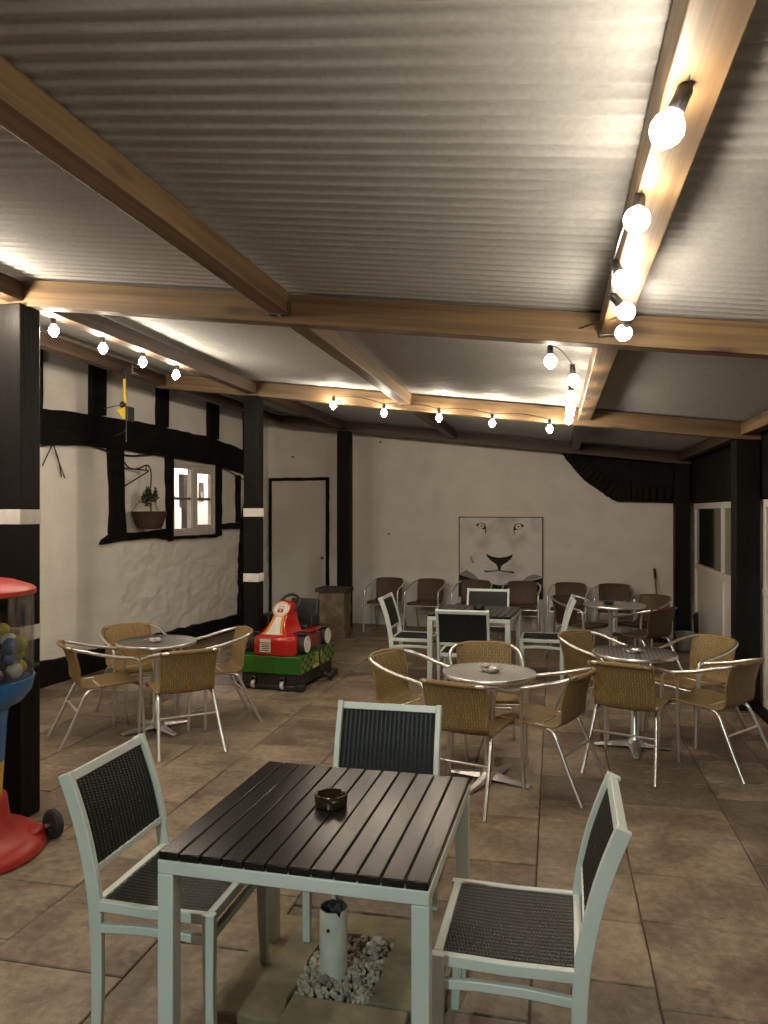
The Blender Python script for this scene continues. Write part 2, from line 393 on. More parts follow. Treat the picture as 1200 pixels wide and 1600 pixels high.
# ------------------------------------------------------------------ camera
CAMH = 1.75
cam = bpy.data.cameras.new('Camera'); cam.sensor_fit = 'VERTICAL'; cam.sensor_height = 36; cam.lens = 27.0
cam.clip_end = 200; cam.clip_start = .05
co = bpy.data.objects.new('Camera', cam); COL.objects.link(co); co.location = (0, 0, CAMH); co.rotation_euler = (R(90), 0, 0)
S.camera = co

# ------------------------------------------------------------------ canopy frame of reference
YAW = R(-12.5)
O0 = Vector((-2.09, 4.43, 0))
PV = Vector((math.cos(YAW), math.sin(YAW), 0)); RV = Vector((-math.sin(YAW), math.cos(YAW), 0))
def st(s, t, z=0.0): return O0 + PV * s + RV * t + Vector((0, 0, z))
SL = .116
def zc(s): return 2.93 - SL * s          # underside of the cross beams
TILT = math.atan(SL)
BAY = 3.5

# ------------------------------------------------------------------ floor
def build_floor():
    g = MB(); e = 40
    g.add([(-e, -e, -.009), (e, -e, -.009), (e, e, -.009), (-e, e, -.009)], [(0, 1, 2, 3)])
    o = g.build('ground', M['joint'], smooth=0); tag(o, kind='structure')
    f = MB(); tones = []
    x = -7.42 + .30; rng = random.Random(3)
    # columns of paving run along the canopy; each column has its own run of lengths
    xs = [x]
    while xs[-1] < 8.5: xs.append(xs[-1] + (.45 if rng.random() < .72 else .60))
    off = min(xs, key=lambda q: abs(q - 2.916)) - 2.916
    xs = [q - off for q in xs]
    for i in range(len(xs) - 1):
        y = -7.5 - rng.random() * .5
        while y < 9.5:
            l = rng.choice((.45, .45, .45, .6, .6, .3)); g_ = .0035
            x0, x1, y0, y1 = xs[i] + g_ * rng.uniform(.5, 1.2), xs[i + 1] - g_ * rng.uniform(.5, 1.2), y + g_, y + l - g_
            b = .005; tx, ty = rng.uniform(-.003, .003), rng.uniform(-.003, .003); dz = rng.uniform(-.002, .002)
            cx, cy = (x0 + x1) / 2, (y0 + y1) / 2
            zt = lambda a, c: dz + (a - cx) * tx + (c - cy) * ty
            top = [(x0 + b, y0 + b), (x1 - b, y0 + b), (x1 - b, y1 - b), (x0 + b, y1 - b)]
            low = [(x0, y0), (x1, y0), (x1, y1), (x0, y1)]
            vs = [(*p, zt(*p)) for p in top] + [(*p, zt(*p) - .004) for p in low] + [(*p, -.02) for p in low]
            f.add(vs, [(0, 1, 2, 3)] + [(k, k + 4, (k + 1) % 4 + 4, (k + 1) % 4) for k in range(4)] + [(k + 4, k + 8, (k + 1) % 4 + 8, (k + 1) % 4 + 4) for k in range(4)])
            tones += [rng.gauss(.0, .06)] * 12
            y += l
    o = f.build('paving', M['slab'], loc=O0, rot=(0, 0, YAW), smooth=0)
    at = o.data.attributes.new('tone', 'FLOAT', 'POINT'); at.data.foreach_set('value', tones)
    tag(o, kind='structure')
build_floor()

# ------------------------------------------------------------------ timber canopy
def build_canopy():
    root = empty('timber_canopy', O0, YAW)
    tag(root, 'timber canopy on black posts carrying grey corrugated roofing over the whole patio', 'canopy')
    s0, s1 = -1.06, 5.7
    for j, t in enumerate((-BAY, 0, BAY, 2 * BAY)):
        b = MB(); L = (s1 - s0) / math.cos(TILT)
        b.box((0, 0, 0), (L, .10, .15)); sm = (s0 + s1) / 2
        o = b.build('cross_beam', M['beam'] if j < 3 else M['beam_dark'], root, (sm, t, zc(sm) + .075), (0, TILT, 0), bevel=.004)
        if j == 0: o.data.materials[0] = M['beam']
    for j, (a, c) in enumerate(((-BAY, 0), (0, BAY), (BAY, 2 * BAY))):
        for s in (-1.0, 0.0, 1.60, 3.27, 4.66):
            b = MB(); w = .10 if s != 3.27 else .112
            b.box((0, 0, 0), (c - a - .106, w, .11))
            z = zc(s) + .04 + .055 - (.02 if s in (0.0, -1.0) else 0)
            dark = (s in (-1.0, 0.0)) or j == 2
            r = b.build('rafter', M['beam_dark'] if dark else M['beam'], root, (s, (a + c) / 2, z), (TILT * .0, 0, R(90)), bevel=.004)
            if s in (1.60, 3.27) and j < 2:
                h = MB(); h.box((0, 0, 0), (.05, w + .012, .004)); h.box((.0, w / 2 + .004, .03), (.05, .003, .06)); h.box((.0, -w / 2 - .004, .03), (.05, .003, .06))
                for q in (-.012, .012): h.lathe([(.006, -.006), (.006, 0), (0, 0)], 8, (q, 0, -.002))
                h.build('joist_hanger', M['galv'], r, ((c - a) / 2 - .08, 0, -.059))
    def post(s, t, w, base_bands=(1.05, 1.75), wd=None):
        h = zc(s) - .002; b = MB(); b.box((0, 0, h / 2), (w, w, h))
        o = b.build('post', M['black_post'], root, (s, t, 0), bevel=.006)
        for zb in base_bands:
            q = MB(); q.box((0, 0, zb), (w + .006, w + .006, .085)); q.build('white_band', M['white_band'], o, bevel=.003)
    post(-.03, 0.0, .175, (1.055, 1.722))
    post(0, BAY, .155, (1.085, 1.745))
    post(0, 2 * BAY, .19, ())
    post(4.66, BAY, .20, ())
    post(4.66, 2 * BAY, .19, ())
    # corrugated sheets, one per bay, each lapping the next
    sa, sb = -1.3, 5.9; pitch = .0762; amp = .0078
    for j, (a, c) in enumerate(((-BAY - .35, 0.02), (-.02, BAY + .02), (BAY - .02, 2 * BAY + .75))):
        m = MB(); n = int((c - a) / pitch * 12); cols = 7
        for i in range(n + 1):
            t = a + (c - a) * i / n
            w = amp * (2 * abs(math.sin(PI * t / pitch)) ** .8 - 1)
            for k in range(cols):
                s = sa + (sb - sa) * k / (cols - 1)
                m.v.append((s, t, zc(s) + .162 + w + .003 * math.sin(t * 1.3 + s)))
        for i in range(n):
            for k in range(cols - 1):
                o_ = i * cols + k; m.f.append([o_, o_ + 1, o_ + cols + 1, o_ + cols]); m.m.append(0)
        o = m.build('roof_sheet', M['roof'], root, smooth=80)
        o.location.z = .0045 * j
        sd = o.modifiers.new('Solidify', 'SOLIDIFY'); sd.thickness = .004; sd.offset = 1
    return root
build_canopy()

# ------------------------------------------------------------------ string lights
def bulb_mesh(r, mt):
    b = MB()
    pr = [(0.0, -.043), (.010, -.040)] + [(r * math.sin(a), -.004 - r * math.cos(a)) for a in [R(x) for x in (40, 65, 90, 115, 140)]] + [(.013, .030), (.012, .036)]
    b.lathe(pr, 18); me = b.build('bulb', mt); d = me.data; bpy.data.objects.remove(me); return d
def socket_mesh():
    b = MB(); b.lathe([(0, .032), (.0165, .032), (.018, .036), (.0165, .05), (.0165, .075), (.012, .082), (0, .082)], 12)
    b.tube([(-.012, 0, .084), (.012, 0, .084)], .008, 8)
    me = b.build('socket', M['black_plastic']); d = me.data; bpy.data.objects.remove(me); return d
BULB, BULB_NEAR, SOCK = bulb_mesh(.030, M['bulb']), bulb_mesh(.034, M['bulb_near']), socket_mesh()

def string_lights(label, pts, mesh=BULB, loose=()):
    """pts: lamp positions in canopy coordinates (s,t,z of the lamp centre, swing in degrees). Cord runs holder to holder."""
    root = empty('string_lights', O0, YAW); tag(root, label, 'string lights', 'festoon lights under the canopy')
    cord = MB(); path = []
    rng = random.Random(11)
    tops = []
    for s, t, z, dx, dy, *own in pts:
        o = bpy.data.objects.new('bulb', own[0] if own else mesh); COL.objects.link(o); o.parent = root
        o.location = (s, t, z); o.rotation_euler = (R(dx), R(dy), rng.uniform(0, 6))
        k = bpy.data.objects.new('socket', SOCK); COL.objects.link(k); k.parent = o
        tops.append(Vector((s, t, z)) + (o.rotation_euler.to_matrix() @ Vector((0, 0, .085))))
    for i in range(len(tops) - 1):
        a, b = tops[i], tops[i + 1]; path.append(a)
        L = (b - a).length
        for f in (.2, .4, .6, .8):
            p = a.lerp(b, f); p.z += min(.028, .05 * L) * math.sin(PI * f) if not loose else -.03 * math.sin(PI * f)
            path.append(p)
    path.append(tops[-1])
    cord.tube(smooth_path(path, 3), .0042, 7)
    cord.build('cord', M['black_plastic'], root)
    return root

zr = lambda s: zc(s) + .04
sA = []
for t, ds, dx, dy in ((-3.25, 0, 5, 0), (-2.80, 0, 10, 4), (-2.26, -.01, 25, 5), (-1.773, -.02, 28, -6), (-1.225, -.01, 26, 5), (-.85, .03, 40, 30), (-.50, .055, 50, -20)):
    s = 3.23 + ds; sA.append((s, t, zr(s) - .082, dx, dy))
for s, t, z in ((2.98, .36, 2.565), (3.11, .79, 2.53), (3.11, 1.40, 2.525), (3.12, 2.0, 2.53), (3.12, 2.37, 2.535), (3.12, 2.92, 2.545)):
    sA.append((s, t, z, random.uniform(-8, 8), random.uniform(-8, 8)))
# unseen bulbs added on the right edge beam to fill the ceiling
sA = [(4.60, t, zc(4.66) - .05, 3, -2) for t in (-.5, -1.3, -2.1, -2.9)] + sA
string_lights('festoon string running along the brightest rafter at the right, with unseen fill bulbs added', sA, BULB_NEAR)
# unseen bulbs added across the canopy's near end to even the ceiling light
sFill = [(s, -3.38, zc(s) - .05, 2, -3, BULB_NEAR) for s in (2.25, 1.35, .45)]
sB = sFill + [(-1.0, t, zc(-1) - .075, random.uniform(-6, 6), random.uniform(-6, 6)) for t in (.30, -.25, -.8, -1.4)]  # wall-side bulbs, unseen, added to brighten the left wall
sB += [(-.03, t, zc(0) + .02 - .075, random.uniform(-6, 6), random.uniform(-6, 6)) for t in (-1.7, -1.2, -.72, -.25)]
sB += [(s, t, zc(0) + .02 - .07, random.uniform(-6, 6), random.uniform(-6, 6)) for s, t in ((-.035, .34), (-.035, .873), (-.025, 1.377), (-.03, 1.91))]
sB += [(.22, 3.40, zc(.3) + .10, 40, 0)][:0]
string_lights('festoon string along the left edge beam by the pub wall, with unseen fill bulbs added', sB)
sC = [(s, 3.40, zc(s) + dz, random.uniform(-6, 6), random.uniform(-6, 6)) for s, dz in ((.877, -.025), (1.387, -.055), (1.925, -.055), (2.43, -.06), (2.958, -.065))]
string_lights('festoon string swagged along the second cross beam, above the door and back wall', sC)

# ------------------------------------------------------------------ pixel helpers for measured walls
def ray(px, py): return Vector(((px - 600) / 1200, 1.0, -(py - 800) / 1200))
class Wall:
    """A vertical plane: origin, direction of +k; local -Y faces the patio."""
    def __init__(s, o, ang): s.o = Vector((o[0], o[1], 0)); s.a = ang; s.u = Vector((math.cos(ang), math.sin(ang), 0)); s.n = Vector((s.u.y, -s.u.x, 0))
    def kz(s, px, py):
        r = ray(px, py); d = s.o.dot(s.n) / Vector((r.x, r.y, 0)).dot(s.n); p = r * d
        return ((p - s.o).dot(s.u), p.z + CAMH)
    def pt(s, k, y, z): return s.o + s.u * k - s.n * y + Vector((0, 0, z))
LW = Wall((-3.46, 7.72), R(72)); BW = Wall((-.525, 12.1), R(-18))
# corner of the two walls
_d = BW.o - LW.o
kc = _d.dot(BW.n) / LW.u.dot(BW.n)          # along the left wall
kb = (LW.pt(kc, 0, 0) - BW.o).dot(BW.u)     # along the back wall

def wobble(poly, step=.12, amp=.010, seed=0):
    rng = random.Random(seed); out = []
    n = len(poly)
    for i in range(n):
        a = Vector(poly[i]); b = Vector(poly[(i + 1) % n]); L = (b - a).length; c = max(1, int(L / step))
        nr = Vector((-(b - a).y, (b - a).x)).normalized() if L > 0 else Vector((0, 0))
        for j in range(c):
            p = a.lerp(b, j / c)
            if j: p = p + nr * rng.uniform(-amp, amp)
            out.append((p.x, p.y))
    return out

def build_pub():
    root = empty('timber_framed_pub', LW.o, LW.a)
    tag(root, 'black and white timber framed pub wall with a lit window at the left side', 'building')
    wk0, wz0 = LW.kz(266, 838); wk1, _ = LW.kz(333, 836); _, wz1 = LW.kz(266, 719)
    wk0 -= .0; K0, Z1 = -4.2, 3.4
    # front skin: fine grid with real lumps, hole for the window
    def axis(a, b, cuts, step):
        c = sorted(set([a, b] + cuts)); out = []
        for i in range(len(c) - 1):
            n = max(1, round((c[i + 1] - c[i]) / step)); out += [c[i] + (c[i + 1] - c[i]) * j / n for j in range(n)]
        return out + [b]
    ks = axis(K0, kc, [wk0, wk1], .03); zs = axis(-.02, Z1, [wz0, wz1], .025)
    w = MB(); nk, nz = len(ks), len(zs)
    for k in ks:
        for z in zs:
            rough = min(1, max(0, (k - 1.15) / .25)) * min(1, max(0, (1.5 - z) / .15))
            d = .010 * noise.fractal(Vector((k * 1.2, z * 1.2, 3)), 1, 2, 3) + rough * (.013 * noise.fractal(Vector((k * 2.6, z * 4.6, 9)), 1, 2, 4) + .013 * noise.fractal(Vector((k * 8, z * 15, 4)), 1, 2, 4)) 
            d += .02 * max(0, 1 - abs(k - 1.22) / .5) * (1 if z < 1.5 else 0)
            d = max(d, -.02)
            w.v.append((k, -d, z))
    for i in range(nk - 1):
        for j in range(nz - 1):
            cx, cz = (ks[i] + ks[i + 1]) / 2, (zs[j] + zs[j + 1]) / 2
            if wk0 < cx < wk1 and wz0 < cz < wz1: continue
            o = i * nz + j; w.f.append([o, o + nz, o + nz + 1, o + 1]); w.m.append(0)
    # body of the wall behind the skin
    for x0, x1, z0, z1 in ((K0, wk0, -.02, Z1), (wk1 + .55, kc, -.02, Z1), (wk0, wk1, -.02, wz0), (wk0, wk1, wz1, Z1)):
        w.box(((x0 + x1) / 2, .15, (z0 + z1) / 2), (x1 - x0, .24, z1 - z0))
    w.build('wall', M['wall'], root, smooth=60)
    T = lambda pts: [LW.kz(*p) for p in pts]
    def timber(pts, y0=-.055, seed=0, wob=.008, step=.14, name='timber'):
        b = MB(); b.prism(wobble(T(pts), step, wob, seed), y0, .02); return b.build(name, M['black_tim'], root, bevel=.006)
    timber([(56, 638), (137, 648), (160, 652), (243, 664), (258, 670), (323, 683), (337, 689), (392, 709), (392, 748), (380, 742), (333, 727), (257, 710), (188, 702), (133, 697), (56, 694)], -.07, 1)
    # two drip lines planted on the long rail
    for i, (a, b_) in enumerate((((58, 662), (390, 722)), ((58, 681), (390, 735)))):
        (x0, z0), (x1, z1) = LW.kz(*a), LW.kz(*b_); q = MB()
        q.prism([(x0, z0 - .012), (x1, z1 - .012), (x1, z1 + .012), (x0, z0 + .012)], -.088, -.06); q.build('drip_mould', M['black_tim'], root, bevel=.004)
    for i, (xa, xb, yt, yb) in enumerate(((138, 160, 540, 650), (243, 258, 585, 668), (322, 337, 610, 687), (379, 392, 620, 706), (40, 60, 500, 640))):
        timber([(xa, yt), (xb, yt), (xb + .5, (yt + yb) / 2), (xb, yb), (xa, yb), (xa - .5, (yt + yb) / 2)], -.06, 10 + i)
    timber([(165, 699), (188, 702), (189, 790), (192, 832), (225, 831), (258, 826), (262, 844), (240, 840), (200, 844), (153, 851), (157, 843), (168, 835), (170, 800)], -.06, 21)
    timber([(256.5, 711), (265.6, 713), (265.6, 838.5), (266, 843), (262, 846), (259, 835)], -.062, 22)
    timber([(266, 838.5), (332, 835), (342, 831), (341, 836.5), (332, 839.5), (266, 842.5)], -.064, 23)
    timber([(333, 728), (341.5, 730), (341.5, 831), (333, 834.5)], -.061, 24)
    timber([(341.6, 819), (368, 817), (372, 818), (371.5, 826), (341.6, 826)], -.060, 25)
    timber([(367, 742), (371.5, 743), (371.5, 816.8), (368, 816.8)], -.058, 26)
    # tarred plinth and the tarred corner
    (xa, za), (xb, zb) = LW.kz(62, 1033), LW.kz(370, 960)
    b = MB(); sl = (zb - za) / (xb - xa)
    b.prism(wobble([(K0, -.018), (xb + .05, -.018), (xb + .05, zb), (K0, za + sl * (K0 - xa))], .16, .012, 5), -.075, .0); b.build('plinth', M['black_tim'], root, bevel=.01)
    b = MB(); b.prism(wobble(T([(371, 960), (372, 868), (377, 800), (384, 775), (396, 775), (396, 1010), (371, 1010)]), .08, .018, 6), -.07, .01); b.build('tarred_corner', M['black_tim'], root, bevel=.008)
    # ---- window
    fr = MB(); d0, d1 = -.035, .05
    W = wk1 - wk0; H = wz1 - wz0
    def bar(x0, x1, z0, z1, y0=d0, y1=d1): fr.box(((x0 + x1) / 2, (y0 + y1) / 2, (z0 + z1) / 2), (x1 - x0, y1 - y0, z1 - z0))
    bar(wk0, wk0 + .035, wz0, wz1); bar(wk1 - .035, wk1, wz0, wz1)
    bar(wk0 + .035, wk1 - .035, wz0, wz0 + .045); bar(wk0 + .035, wk1 - .035, wz1 - .045, wz1)
    xm = wk0 + W * .475; bar(xm - .03, xm + .03, wz0 + .045, wz1 - .045)
    win = fr.build('window', M['frame_paint'], root, bevel=.004)
    sides = ((wk0 + .036, xm - .031, .022, .05), (xm + .031, wk1 - .036, .075, .095))
    for x0, x1, a, c in sides:
        q = MB()
        def qb(u0, u1, v0, v1, y0=-.028, y1=.02): q.box(((u0 + u1) / 2, (y0 + y1) / 2, (v0 + v1) / 2), (u1 - u0, y1 - y0, v1 - v0))
        z0, z1 = wz0 + .046, wz1 - .046
        qb(x0, x0 + a, z0, z1); qb(x1 - a, x1, z0, z1); qb(x0 + a, x1 - a, z0, z0 + c); qb(x0 + a, x1 - a, z1 - c, z1)
        q.build('sash', M['frame_paint'], win, bevel=.003)
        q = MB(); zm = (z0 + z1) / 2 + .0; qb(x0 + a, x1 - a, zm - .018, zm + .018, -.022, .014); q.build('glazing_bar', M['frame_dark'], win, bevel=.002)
        q = MB(); q.box(((x0 + x1) / 2, -.001, (z0 + z1) / 2), (x1 - x0 - 2 * a, .004, z1 - z0 - 2 * c)); q.build('pane', M['pane'], win, smooth=0)
    # ---- the lit room behind
    rm = MB(); D = .95; x0, x1, z0, z1 = wk0 - .6, wk0 + 3.3, 1.0, 3.05; y0 = .28
    rm.add([(x0, D, z0), (x1, D, z0), (x1, D, z1), (x0, D, z1), (x0, y0, z0), (x1, y0, z0), (x1, y0, z1), (x0, y0, z1)], [(0, 1, 2, 3), (0, 4, 5, 1), (3, 2, 6, 7), (0, 3, 7, 4), (1, 5, 6, 2)])
    rm.build('interior_room', M['room_white'], root, smooth=0)
    k = wk0 + .30 + .8
    q = MB(); q.prism(wobble([(k + .06, 1.01), (k + .20, 1.01), (k + .21, 1.6), (k + .20, 2.30), (k - .02, 2.30), (k - .01, 1.98), (k + .0, 1.82), (k + .05, 1.80), (k + .05, 1.5)], .12, .010, 8), .50, .58); q.build('interior_post', M['oak_red'], root, bevel=.008)
    q = MB()
    for i in range(5): q.tube([(wk0 + .50 + i * .036, .40 + .010 * (i % 2), 2.09), (wk0 + .50 + i * .036, .40 + .010 * (i % 2), 2.27)], .022, 8)
    q.build('curtain', M['curtain'], root)
    k = wk0 + .76 + 1.52
    q = MB(); q.box((k, .937, 2.07), (.13, .02, .30)); q.box((k, .924, 2.02), (.06, .006, .11), m=1); q.build('interior_picture', [M['dark_print'], M['grey_print']], root, bevel=.002)
    q = MB(); q.box((k - .02, .90, 1.515), (.34, .08, .05)); q.build('interior_ledge', M['oak_red'], root, bevel=.004)
    lamp = MB(); lamp.lathe([(0, -.06), (.05, -.05), (.075, 0), (.05, .05), (0, .06)], 16, (wk0 + 1.75, .62, 2.93)); lamp.build('interior_lamp', M['room_lamp'], root)
    # ---- cables on the wall
    for i, (pts, r) in enumerate((([(60, 697), (75, 694), (85, 692), (120, 694), (135, 696), (150, 700), (166, 706)], .012), ([(188, 711), (205, 712.5), (230, 711), (258, 709)], .012),
                   ([(78, 695), (72, 706), (62, 728)], .006), ([(79, 695), (86, 715), (92, 745)], .006), ([(80, 695), (84, 712), (97, 747)], .006), ([(340, 730), (356, 737), (366, 743), (382, 752)], .008))):
        c = MB(); P = []
        for p in pts:
            k, z = LW.kz(*p); P.append((k, -.035, z))
        c.tube(smooth_path(P, 4), r, 7); c.build('wall_cable', M['black_plastic'], root)
    return wk0, wk1, wz0, wz1
M['room_lamp'] = emit('room lamp glass', (1.0, .93, .86), 520)
WIN = build_pub()

# ---- hanging basket on its iron bracket
def build_basket():
    root = empty('hanging_basket', (0, 0, 0)); tag(root, 'brown wicker hanging basket with a small dark evergreen, on a scrolled iron bracket', 'hanging basket')
    k0, _ = LW.kz(189, 740); off = .30
    y0 = -.03
    P = lambda k, y, z: LW.pt(k, y, z)
    kh, zh = LW.kz(231, 745)
    br = MB()
    zt = LW.kz(189, 719)[1]; zm = LW.kz(189, 731)[1]; zl = LW.kz(189, 761)[1]
    ke = k0 + .30; ye = y0 - .16
    def seg(a, b, f): return k0 + (ke - k0) * f, y0 + (ye - y0) * f
    arc = []
    for f, z in ((0, zt), (.15, zt - .07), (.35, zt - .10), (.6, zt - .085), (.78, zt - .055), (.9, zt - .05), (1.0, zt - .09), (1.03, zt - .17), (1.02, zt - .27), (1.0, zt - .33)):
        k, y = seg(0, 0, f); arc.append(P(k, y, z))
    br.tube(smooth_path(arc, 4), .009, 8)
    a, b = seg(0, 0, 0), seg(0, 0, .93)
    br.tube([P(*a, zm), P(*b, zm - .02)], .008, 8); br.tube([P(*a, zl), P(*b, zm - .03)], .008, 8)
    k, y = seg(0, 0, .9); cur = [P(k + .035 * math.cos(t), y, zm + .01 + .035 * math.sin(t)) for t in [R(x) for x in range(60, 330, 25)]]
    br.tube(cur, .007, 7); br.build('bracket', M['iron'], root)
    k, y = seg(0, 0, .97); hook = P(k, y, zt - .32)
    bz = LW.kz(228, 800)[1]
    cen = P(k - .05, y - .03, 0); rr = .205
    tt = MB()
    tt.lathe([(.10, bz - .205), (.135, bz - .19), (.19, bz - .06), (rr, bz), (rr + .008, bz + .008), (rr - .012, bz + .006), (.18, bz - .06), (.12, bz - .17), (0, bz - .18)], 28, cen)
    for i in range(9):
        z = bz - .19 + i * .022; r = .137 + (rr - .137) * (i / 9) ** .85
        tt.tube([cen + Vector((r * math.cos(x) , r * math.sin(x), z + .004 * math.sin(x * 14 + i * PI))) for x in [2 * PI * j / 56 for j in range(56)]], .008, 6, closed=True)
    tt.build('wicker_bowl', M['basket'], root)
    ch = MB()
    for an in (R(200), R(320), R(80)):
        e = cen + Vector((rr * math.cos(an), rr * math.sin(an), bz)); ch.tube([hook, e], .0035, 6)
    ch.build('chain', M['chain'], root)
    lf = MB(); rng = random.Random(5)
    stem = cen + Vector((.02, 0, bz - .03))
    lf.tube([stem, stem + Vector((0, 0, .14))], .008, 6)
    for c0, rad, hh, n in ((Vector((-.01, -.02, .18)), .068, .115, 1000), (Vector((.07, .01, .20)), .032, .085, 260)):
        for i in range(n):
            v = Vector((rng.gauss(0, .5), rng.gauss(0, .5), rng.gauss(0, .5)))
            if v.length > 1: v = v.normalized() * rng.uniform(.8, 1.05)
            p = cen + Vector((0, 0, bz)) + c0 + Vector((v.x * rad * (1 - .75 * max(-.2, v.z)), v.y * rad * (1 - .75 * max(-.2, v.z)), v.z * hh))
            d = Vector((rng.gauss(0, 1), rng.gauss(0, 1), rng.gauss(.4, 1))).normalized(); w = d.cross(Vector((rng.random(), rng.random(), rng.random()))).normalized()
            L = rng.uniform(.018, .034)
            lf.add([p, p + d * L * .5 + w * L * .22, p + d * L, p + d * L * .5 - w * L * .22], [(0, 1, 2, 3)])
    lf.build('foliage', M['leaf'], root, smooth=0)
build_basket()

# ---- yellow work lamp hung from the inner edge beam
def build_work_lamp():
    p = st(-.93, 2.62, zc(-1) + .02)
    root = empty('work_lamp', p, YAW); tag(root, 'yellow clamp work lamp hanging head down from the dark edge beam', 'lamp')
    b = MB(); b.box((0, 0, -.02), (.06, .035, .10)); b.build('clamp', M['black_plastic'], root, bevel=.004)
    b = MB(); b.tube([(0, 0, -.07), (.0, 0, -.20), (.012, 0, -.30)], .014, 10); b.build('stem', M['yellow_lamp'], root)
    b = MB(); b.lathe([(.0, 0), (.03, .0), (.036, .012), (.03, .03), (0, .03)], 16, (-.03, 0, -.315), Matrix.Rotation(R(90), 3, 'Y')); b.build('knob', M['black_plastic'], root)
    b = MB(); b.prism([(-.06, -.36), (.0, -.345), (.045, -.335), (.045, -.45), (.02, -.455)], -.05, .05); hd = b.build('lamp_head', M['yellow_lamp'], root, bevel=.006)
    b = MB(); b.box((.058, 0, -.40), (.024, .12, .135)); b.build('bezel', M['black_plastic'], hd, bevel=.005)
    b = MB(); b.tube(smooth_path([(.02, 0, -.45), (.02, .0, -.52), (.0, 0, -.56), (-.09, 0, -.60)]), .004, 6); b.tube([(.02, 0, -.52), (.02, .0, -.66)], .004, 6); b.build('cable', M['black_plastic'], root); b = MB()
    b.tube(smooth_path([(-.04, 0, -.315), (-.12, 0, -.325), (-.22, .02, -.34)]), .004, 6); b.build('cable', M['black_plastic'], root)
build_work_lamp()
def build_clip():
    p = st(-.94, 2.78, zc(-1) + .05); root = empty('beam_bracket', p, YAW)
    tag(root, 'small pale metal cable bracket fixed on the dark edge beam beside the yellow lamp', 'bracket')
    b = MB(); b.box((0, 0, .02), (.012, .012, .09)); b.build('upright', M['steel'], root, bevel=.002)
    b = MB()
    for z in (.05, -.01): b.box((.0, .055, z), (.012, .10, .016))
    b.build('prong', M['steel'], root, bevel=.002)
build_clip()

# ------------------------------------------------------------------ back wall
def build_back():
    root = empty('rear_wall', BW.o, BW.a); tag(root, 'cream painted back wall with a plain door and a black arched corner', 'wall')
    def topz(k):
        p = BW.pt(k, 0, 0) - O0; return zc(p.dot(PV)) + .142
    kr = 7.0
    # front skin grid
    w = MB(); ks = [kb + (kr - kb) * i / 150 for i in range(151)]; n = 60
    for k in ks:
        zt = topz(k)
        for j in range(n + 1):
            z = -.02 + (zt + .02) * j / n
            w.v.append((k, -max(-.015, .007 * noise.fractal(Vector((k * 1.6, z * 1.6, 1)), 1, 2, 4)), z))
    for i in range(150):
        for j in range(n):
            o = i * (n + 1) + j; w.f.append([o, o + n + 1, o + n + 2, o + 1]); w.m.append(0)
    w.prism([(kb, -.02), (kr, -.02), (kr, topz(kr)), (kb, topz(kb))], .02, .26)
    w.build('wall', M['wall_smooth'], root, smooth=60)
    B = lambda pts: [BW.kz(*p) for p in pts]
    # door
    k0, zt = BW.kz(426, 752); k1, zb = BW.kz(510, 962)
    b = MB(); b.box(((k0 + k1) / 2, -.012, (.07 + zt) / 2), (k1 - k0, .04, zt - .07)); door = b.build('door', M['door'], root, bevel=.004)
    f = MB(); w_ = .052
    f.prism(wobble([(k0 - w_, .02), (k0 - .003, .02), (k0 - .003, zt + .003), (k1 + .003, zt + .003), (k1 + .003, .02), (k1 + w_, .02), (k1 + w_, zt + w_), (k0 - w_, zt + w_)], .1, .004, 3), -.045, .0)
    f.build('door_frame', M['black_tim'], door, bevel=.004)
    f = MB(); f.lathe([(0, 0), (.02, 0), (.024, .02), (.018, .035), (0, .038)], 14, (k1 - .06, -.032, 1.02), Matrix.Rotation(R(90), 3, 'X')); f.build('handle', M['galv'], door)
    f = MB(); f.box(((k0 + k1) / 2, -.10, .03), (k1 - k0 + .2, .2, .07)); f.build('door_step', M['stone'], root, bevel=.01)
    # arched tarred corner
    arch = [(875, 705), (893, 728), (915, 752), (938, 768), (962, 783), (985, 784), (1010, 785), (1052, 786)]
    band = B(arch); k_end = band[-1][0] + 2.2
    poly = band + [(k_end, band[-1][1]), (k_end, 2.55), (band[0][0] - .05, 2.66)]
    b = MB(); b.prism(poly, -.05, .01); b.build('black_gable', M['black_tim'], root)
    # one course of brick ends round the arch edge
    q = MB(); P = smooth_path([(k, 0, z) for k, z in band], 8); rng = random.Random(2); acc = 0; last = P[0]
    for i in range(1, len(P)):
        acc += (P[i] - last).length; last_p = last; last = P[i]
        if acc > .071:
            acc = 0; t = (P[i] - last_p).normalized(); an = math.atan2(t.z, t.x)
            nr = Vector((-t.z, 0, t.x))
            if nr.z < 0: nr = -nr
            c = P[i] + nr * (.109 + rng.uniform(-.004, .004))
            q.box((c.x, -.055 - rng.uniform(0, .012), c.z), (.066, .06, .22), Matrix.Rotation(-an, 3, 'Y'))
    q.build('arch_brickwork', M['arch_brick'], root, bevel=.006)
    # hooks and stains
    q = MB()
    for px, py in ((458, 714), (595, 691), (549, 750), (608, 834)):
        k, z = BW.kz(px, py); q.box((k, -.02, z), (.025, .04, .02))
    q.build('wall_fixing', M['iron'], root, bevel=.003)
M['arch_brick'] = pm('tarred brick', (.010, .0075, .006), (.016, .011, .009), 9, .8, bump=.5, spec=.15)
build_back()

